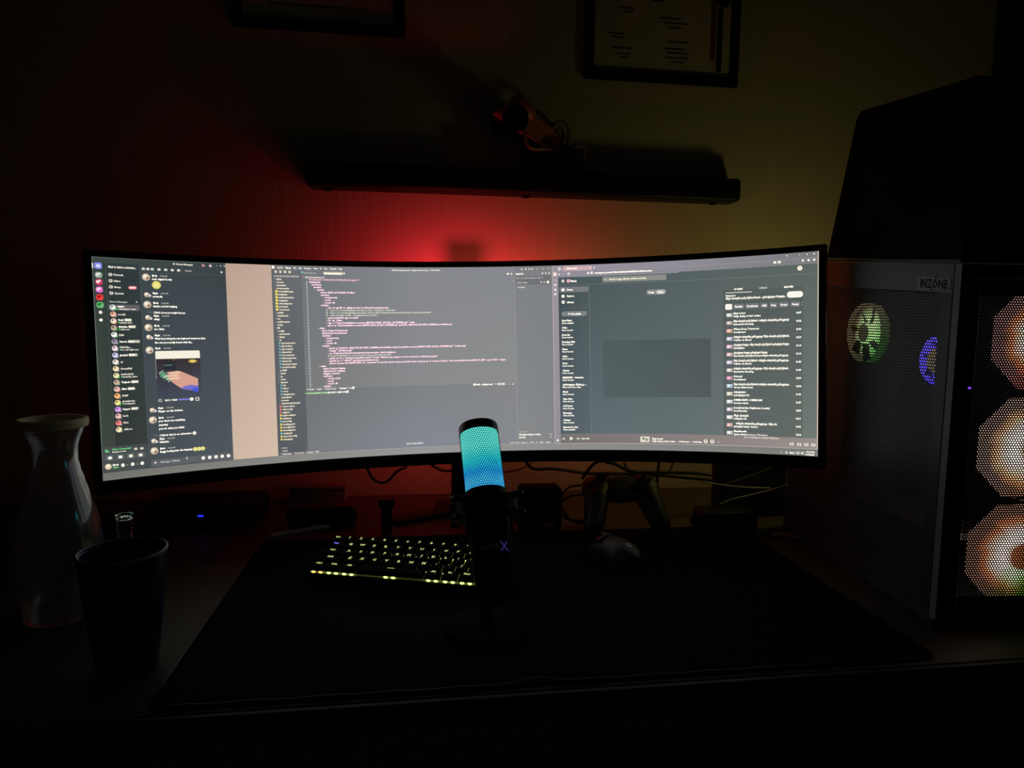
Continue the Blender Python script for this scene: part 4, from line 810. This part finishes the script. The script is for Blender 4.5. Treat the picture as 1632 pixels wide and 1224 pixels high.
def fanmat(name, hot, mid, dim, side, k=1.0, hub=.02):
    m = emat(name, (1, 1, 1, 1), k); nt = m.node_tree; e = [n for n in nt.nodes if n.type == 'EMISSION'][0]
    tc = nt.nodes.new('ShaderNodeTexCoord'); ln = nt.nodes.new('ShaderNodeVectorMath'); ln.operation = 'LENGTH'; nt.links.new(tc.outputs['Object'], ln.inputs[0])
    mr = nt.nodes.new('ShaderNodeMapRange'); mr.inputs[1].default_value = 0; mr.inputs[2].default_value = .09; nt.links.new(ln.outputs['Value'], mr.inputs[0])
    cr = nt.nodes.new('ShaderNodeValToRGB'); nt.links.new(mr.outputs[0], cr.inputs[0]); E = cr.color_ramp.elements
    E[0].position = .0; E[0].color = lin(mid, .4); E[1].position = 1; E[1].color = lin(dim)
    for p_, c in ((hub / .09 * .8, lin(mid, .5)), (hub / .09, lin(hot, 1.6)), (hub / .09 + .14, lin(hot, 1.1)), (hub / .09 + .3, lin(mid)), (hub / .09 + .42, lin(dim, 1.3))): x = E.new(p_); x.color = c
    sp = nt.nodes.new('ShaderNodeSeparateXYZ'); nt.links.new(tc.outputs['Object'], sp.inputs[0])
    ma = nt.nodes.new('ShaderNodeMath'); ma.operation = 'SUBTRACT'; nt.links.new(sp.outputs['X'], ma.inputs[0]); nt.links.new(sp.outputs['Z'], ma.inputs[1])
    m2 = nt.nodes.new('ShaderNodeMapRange'); m2.inputs[1].default_value = -.01; m2.inputs[2].default_value = .06; nt.links.new(ma.outputs[0], m2.inputs[0])
    mx = nt.nodes.new('ShaderNodeMix'); mx.data_type = 'RGBA'; mx.blend_type = 'MULTIPLY'; mx.inputs[7].default_value = lin(side)
    nt.links.new(m2.outputs[0], mx.inputs[0]); nt.links.new(cr.outputs[0], mx.inputs[6]); nt.links.new(mx.outputs[2], e.inputs[0]); return m
def fan(cx_, cz_, m, r=.068, T=None, y=.004, deep=.016, bm_=None):
    f_ = empty('fan', parent=pc, mw=(T if T is not None else Matrix.Translation((cx_, y, cz_))))
    pts = []
    for k in range(8): a = pi / 8 + k * pi / 4; pts.append((r * 1.045 * cos(a), r * 1.045 * sin(a)))
    MB().prism(pts, deep - .004, deep, 'y').build('diffuser', m, f_, smooth=False)
    b = MB(); n = 40
    for y0 in (-.002,):
        ring = [(r * 1.03, 0), (r * .985, 0)]
    b.cyl((0, -.0, 0), (0, deep - .0045, 0), r * 1.0, n=48, caps=False); b.build('shroud', m, f_)
    for k in range(7 if bm_ else 9):
        a = 2 * pi * k / (7 if bm_ else 9); vs, fs = [], []
        for i in range(6):
            rr_ = .018 + (r * .96 - .018) * i / 5; sw = .25 * i / 5
            for s_ in (0, 1): an = a + sw + s_ * (.2 if bm_ else .66); vs.append((rr_ * cos(an), .003 + s_ * .009, rr_ * sin(an)))
        for i in range(5): fs.append((i * 2, i * 2 + 1, i * 2 + 3, i * 2 + 2))
        o = link('fan_blade', mesh('fan_blade', vs, fs, True), bm_ or m, f_)
    MB().cyl((0, .0, 0), (0, .011, 0), .0175, n=32).build('fan_hub', m, f_)
    return f_
F1 = fanmat('fan_glow_top', (255, 236, 214), (236, 140, 90), (116, 88, 84), (255, 170, 140), 1.7)
F2 = fanmat('fan_glow_middle', (255, 244, 226), (240, 180, 130), (116, 98, 88), (255, 215, 180), 1.8)
F3 = fanmat('fan_glow_bottom', (255, 236, 220), (226, 136, 90), (110, 82, 70), (120, 225, 120), 1.75)
fan(.128, .382, F1); fan(.120, .2385, F2); fan(.116, .0955, F3)
# fans glimpsed inside through the side sheet
FI = fanmat('inner_fan_glow', (190, 220, 150), (120, 110, 80), (50, 40, 30), (110, 230, 130), 1.7, .018)
fan(0, 0, FI, r=.05, bm_=M['casem'], T=Matrix.Translation((.055, .3, .382)) @ Matrix.Rotation(rad(-90), 4, 'Z'))
FV = fanmat('violet_ring_glow', (90, 70, 255), (170, 150, 110), (10, 8, 30), (110, 90, 255), 1.5, .026)
fan(0, 0, FV, r=.034, bm_=M['casem'], T=Matrix.Translation((.05, .108, .347)) @ Matrix.Rotation(rad(-90), 4, 'Z'))
MB().box(.03, .06, .10, .12, PD - .01, .11).build('graphics_card', M['casem'], pc)

rf = lamp('rear_fan_light', (.105, .475, .41), (.92, .80, .2), .62, .03); rf.parent = pc
# black case on top of the tower
tb = tag(empty('equipment_case', mw=PM @ Matrix.Translation((.0, .0, .50))), 'bulky black case with a slanted back standing on the computer tower', 'case')
TBI = Matrix.Translation((0, 0, -.50))
b = MB(); b.prism([(.0, topz(0) + .0012), (.330, topz(.33) + .0012), (.262, .722), (.25, .732), (.03, .7025), (.0, .700)], .0, .24, 'x'); b.bevel(.004)
b.build('shell', M['blackm'], tb, mw=TBI)
tube('carry_handle', [(.12, .08, .708), (.12, .09, .722), (.12, .13, .726), (.12, .17, .732), (.12, .18, .722)], .005, M['blackm'], tb).matrix_local = TBI
cbn = tag(empty('tall_cabinet', (1.35, .02, -.74)), 'tall dark cabinet beyond the computer tower at the right', 'cabinet')
q = Matrix.Translation((-1.35, -.02, .74))
MB().box(1.27, -.25, -.74, 1.73, .284, 1.6, .004).build('carcass', M['cabinet'], cbn, mw=q)
for x in (1.273, 1.502): MB().box(x, -.268, -.70, x + .225, -.2505, 1.58, .003).build('door', M['cabinet'], cbn, mw=q)
for x in (1.48, 1.52): MB().cyl((x, -.285, .2), (x, -.285, .34), .005, n=12).build('handle', M['grey'], cbn, mw=q)

bpy.data.objects.remove(_to)
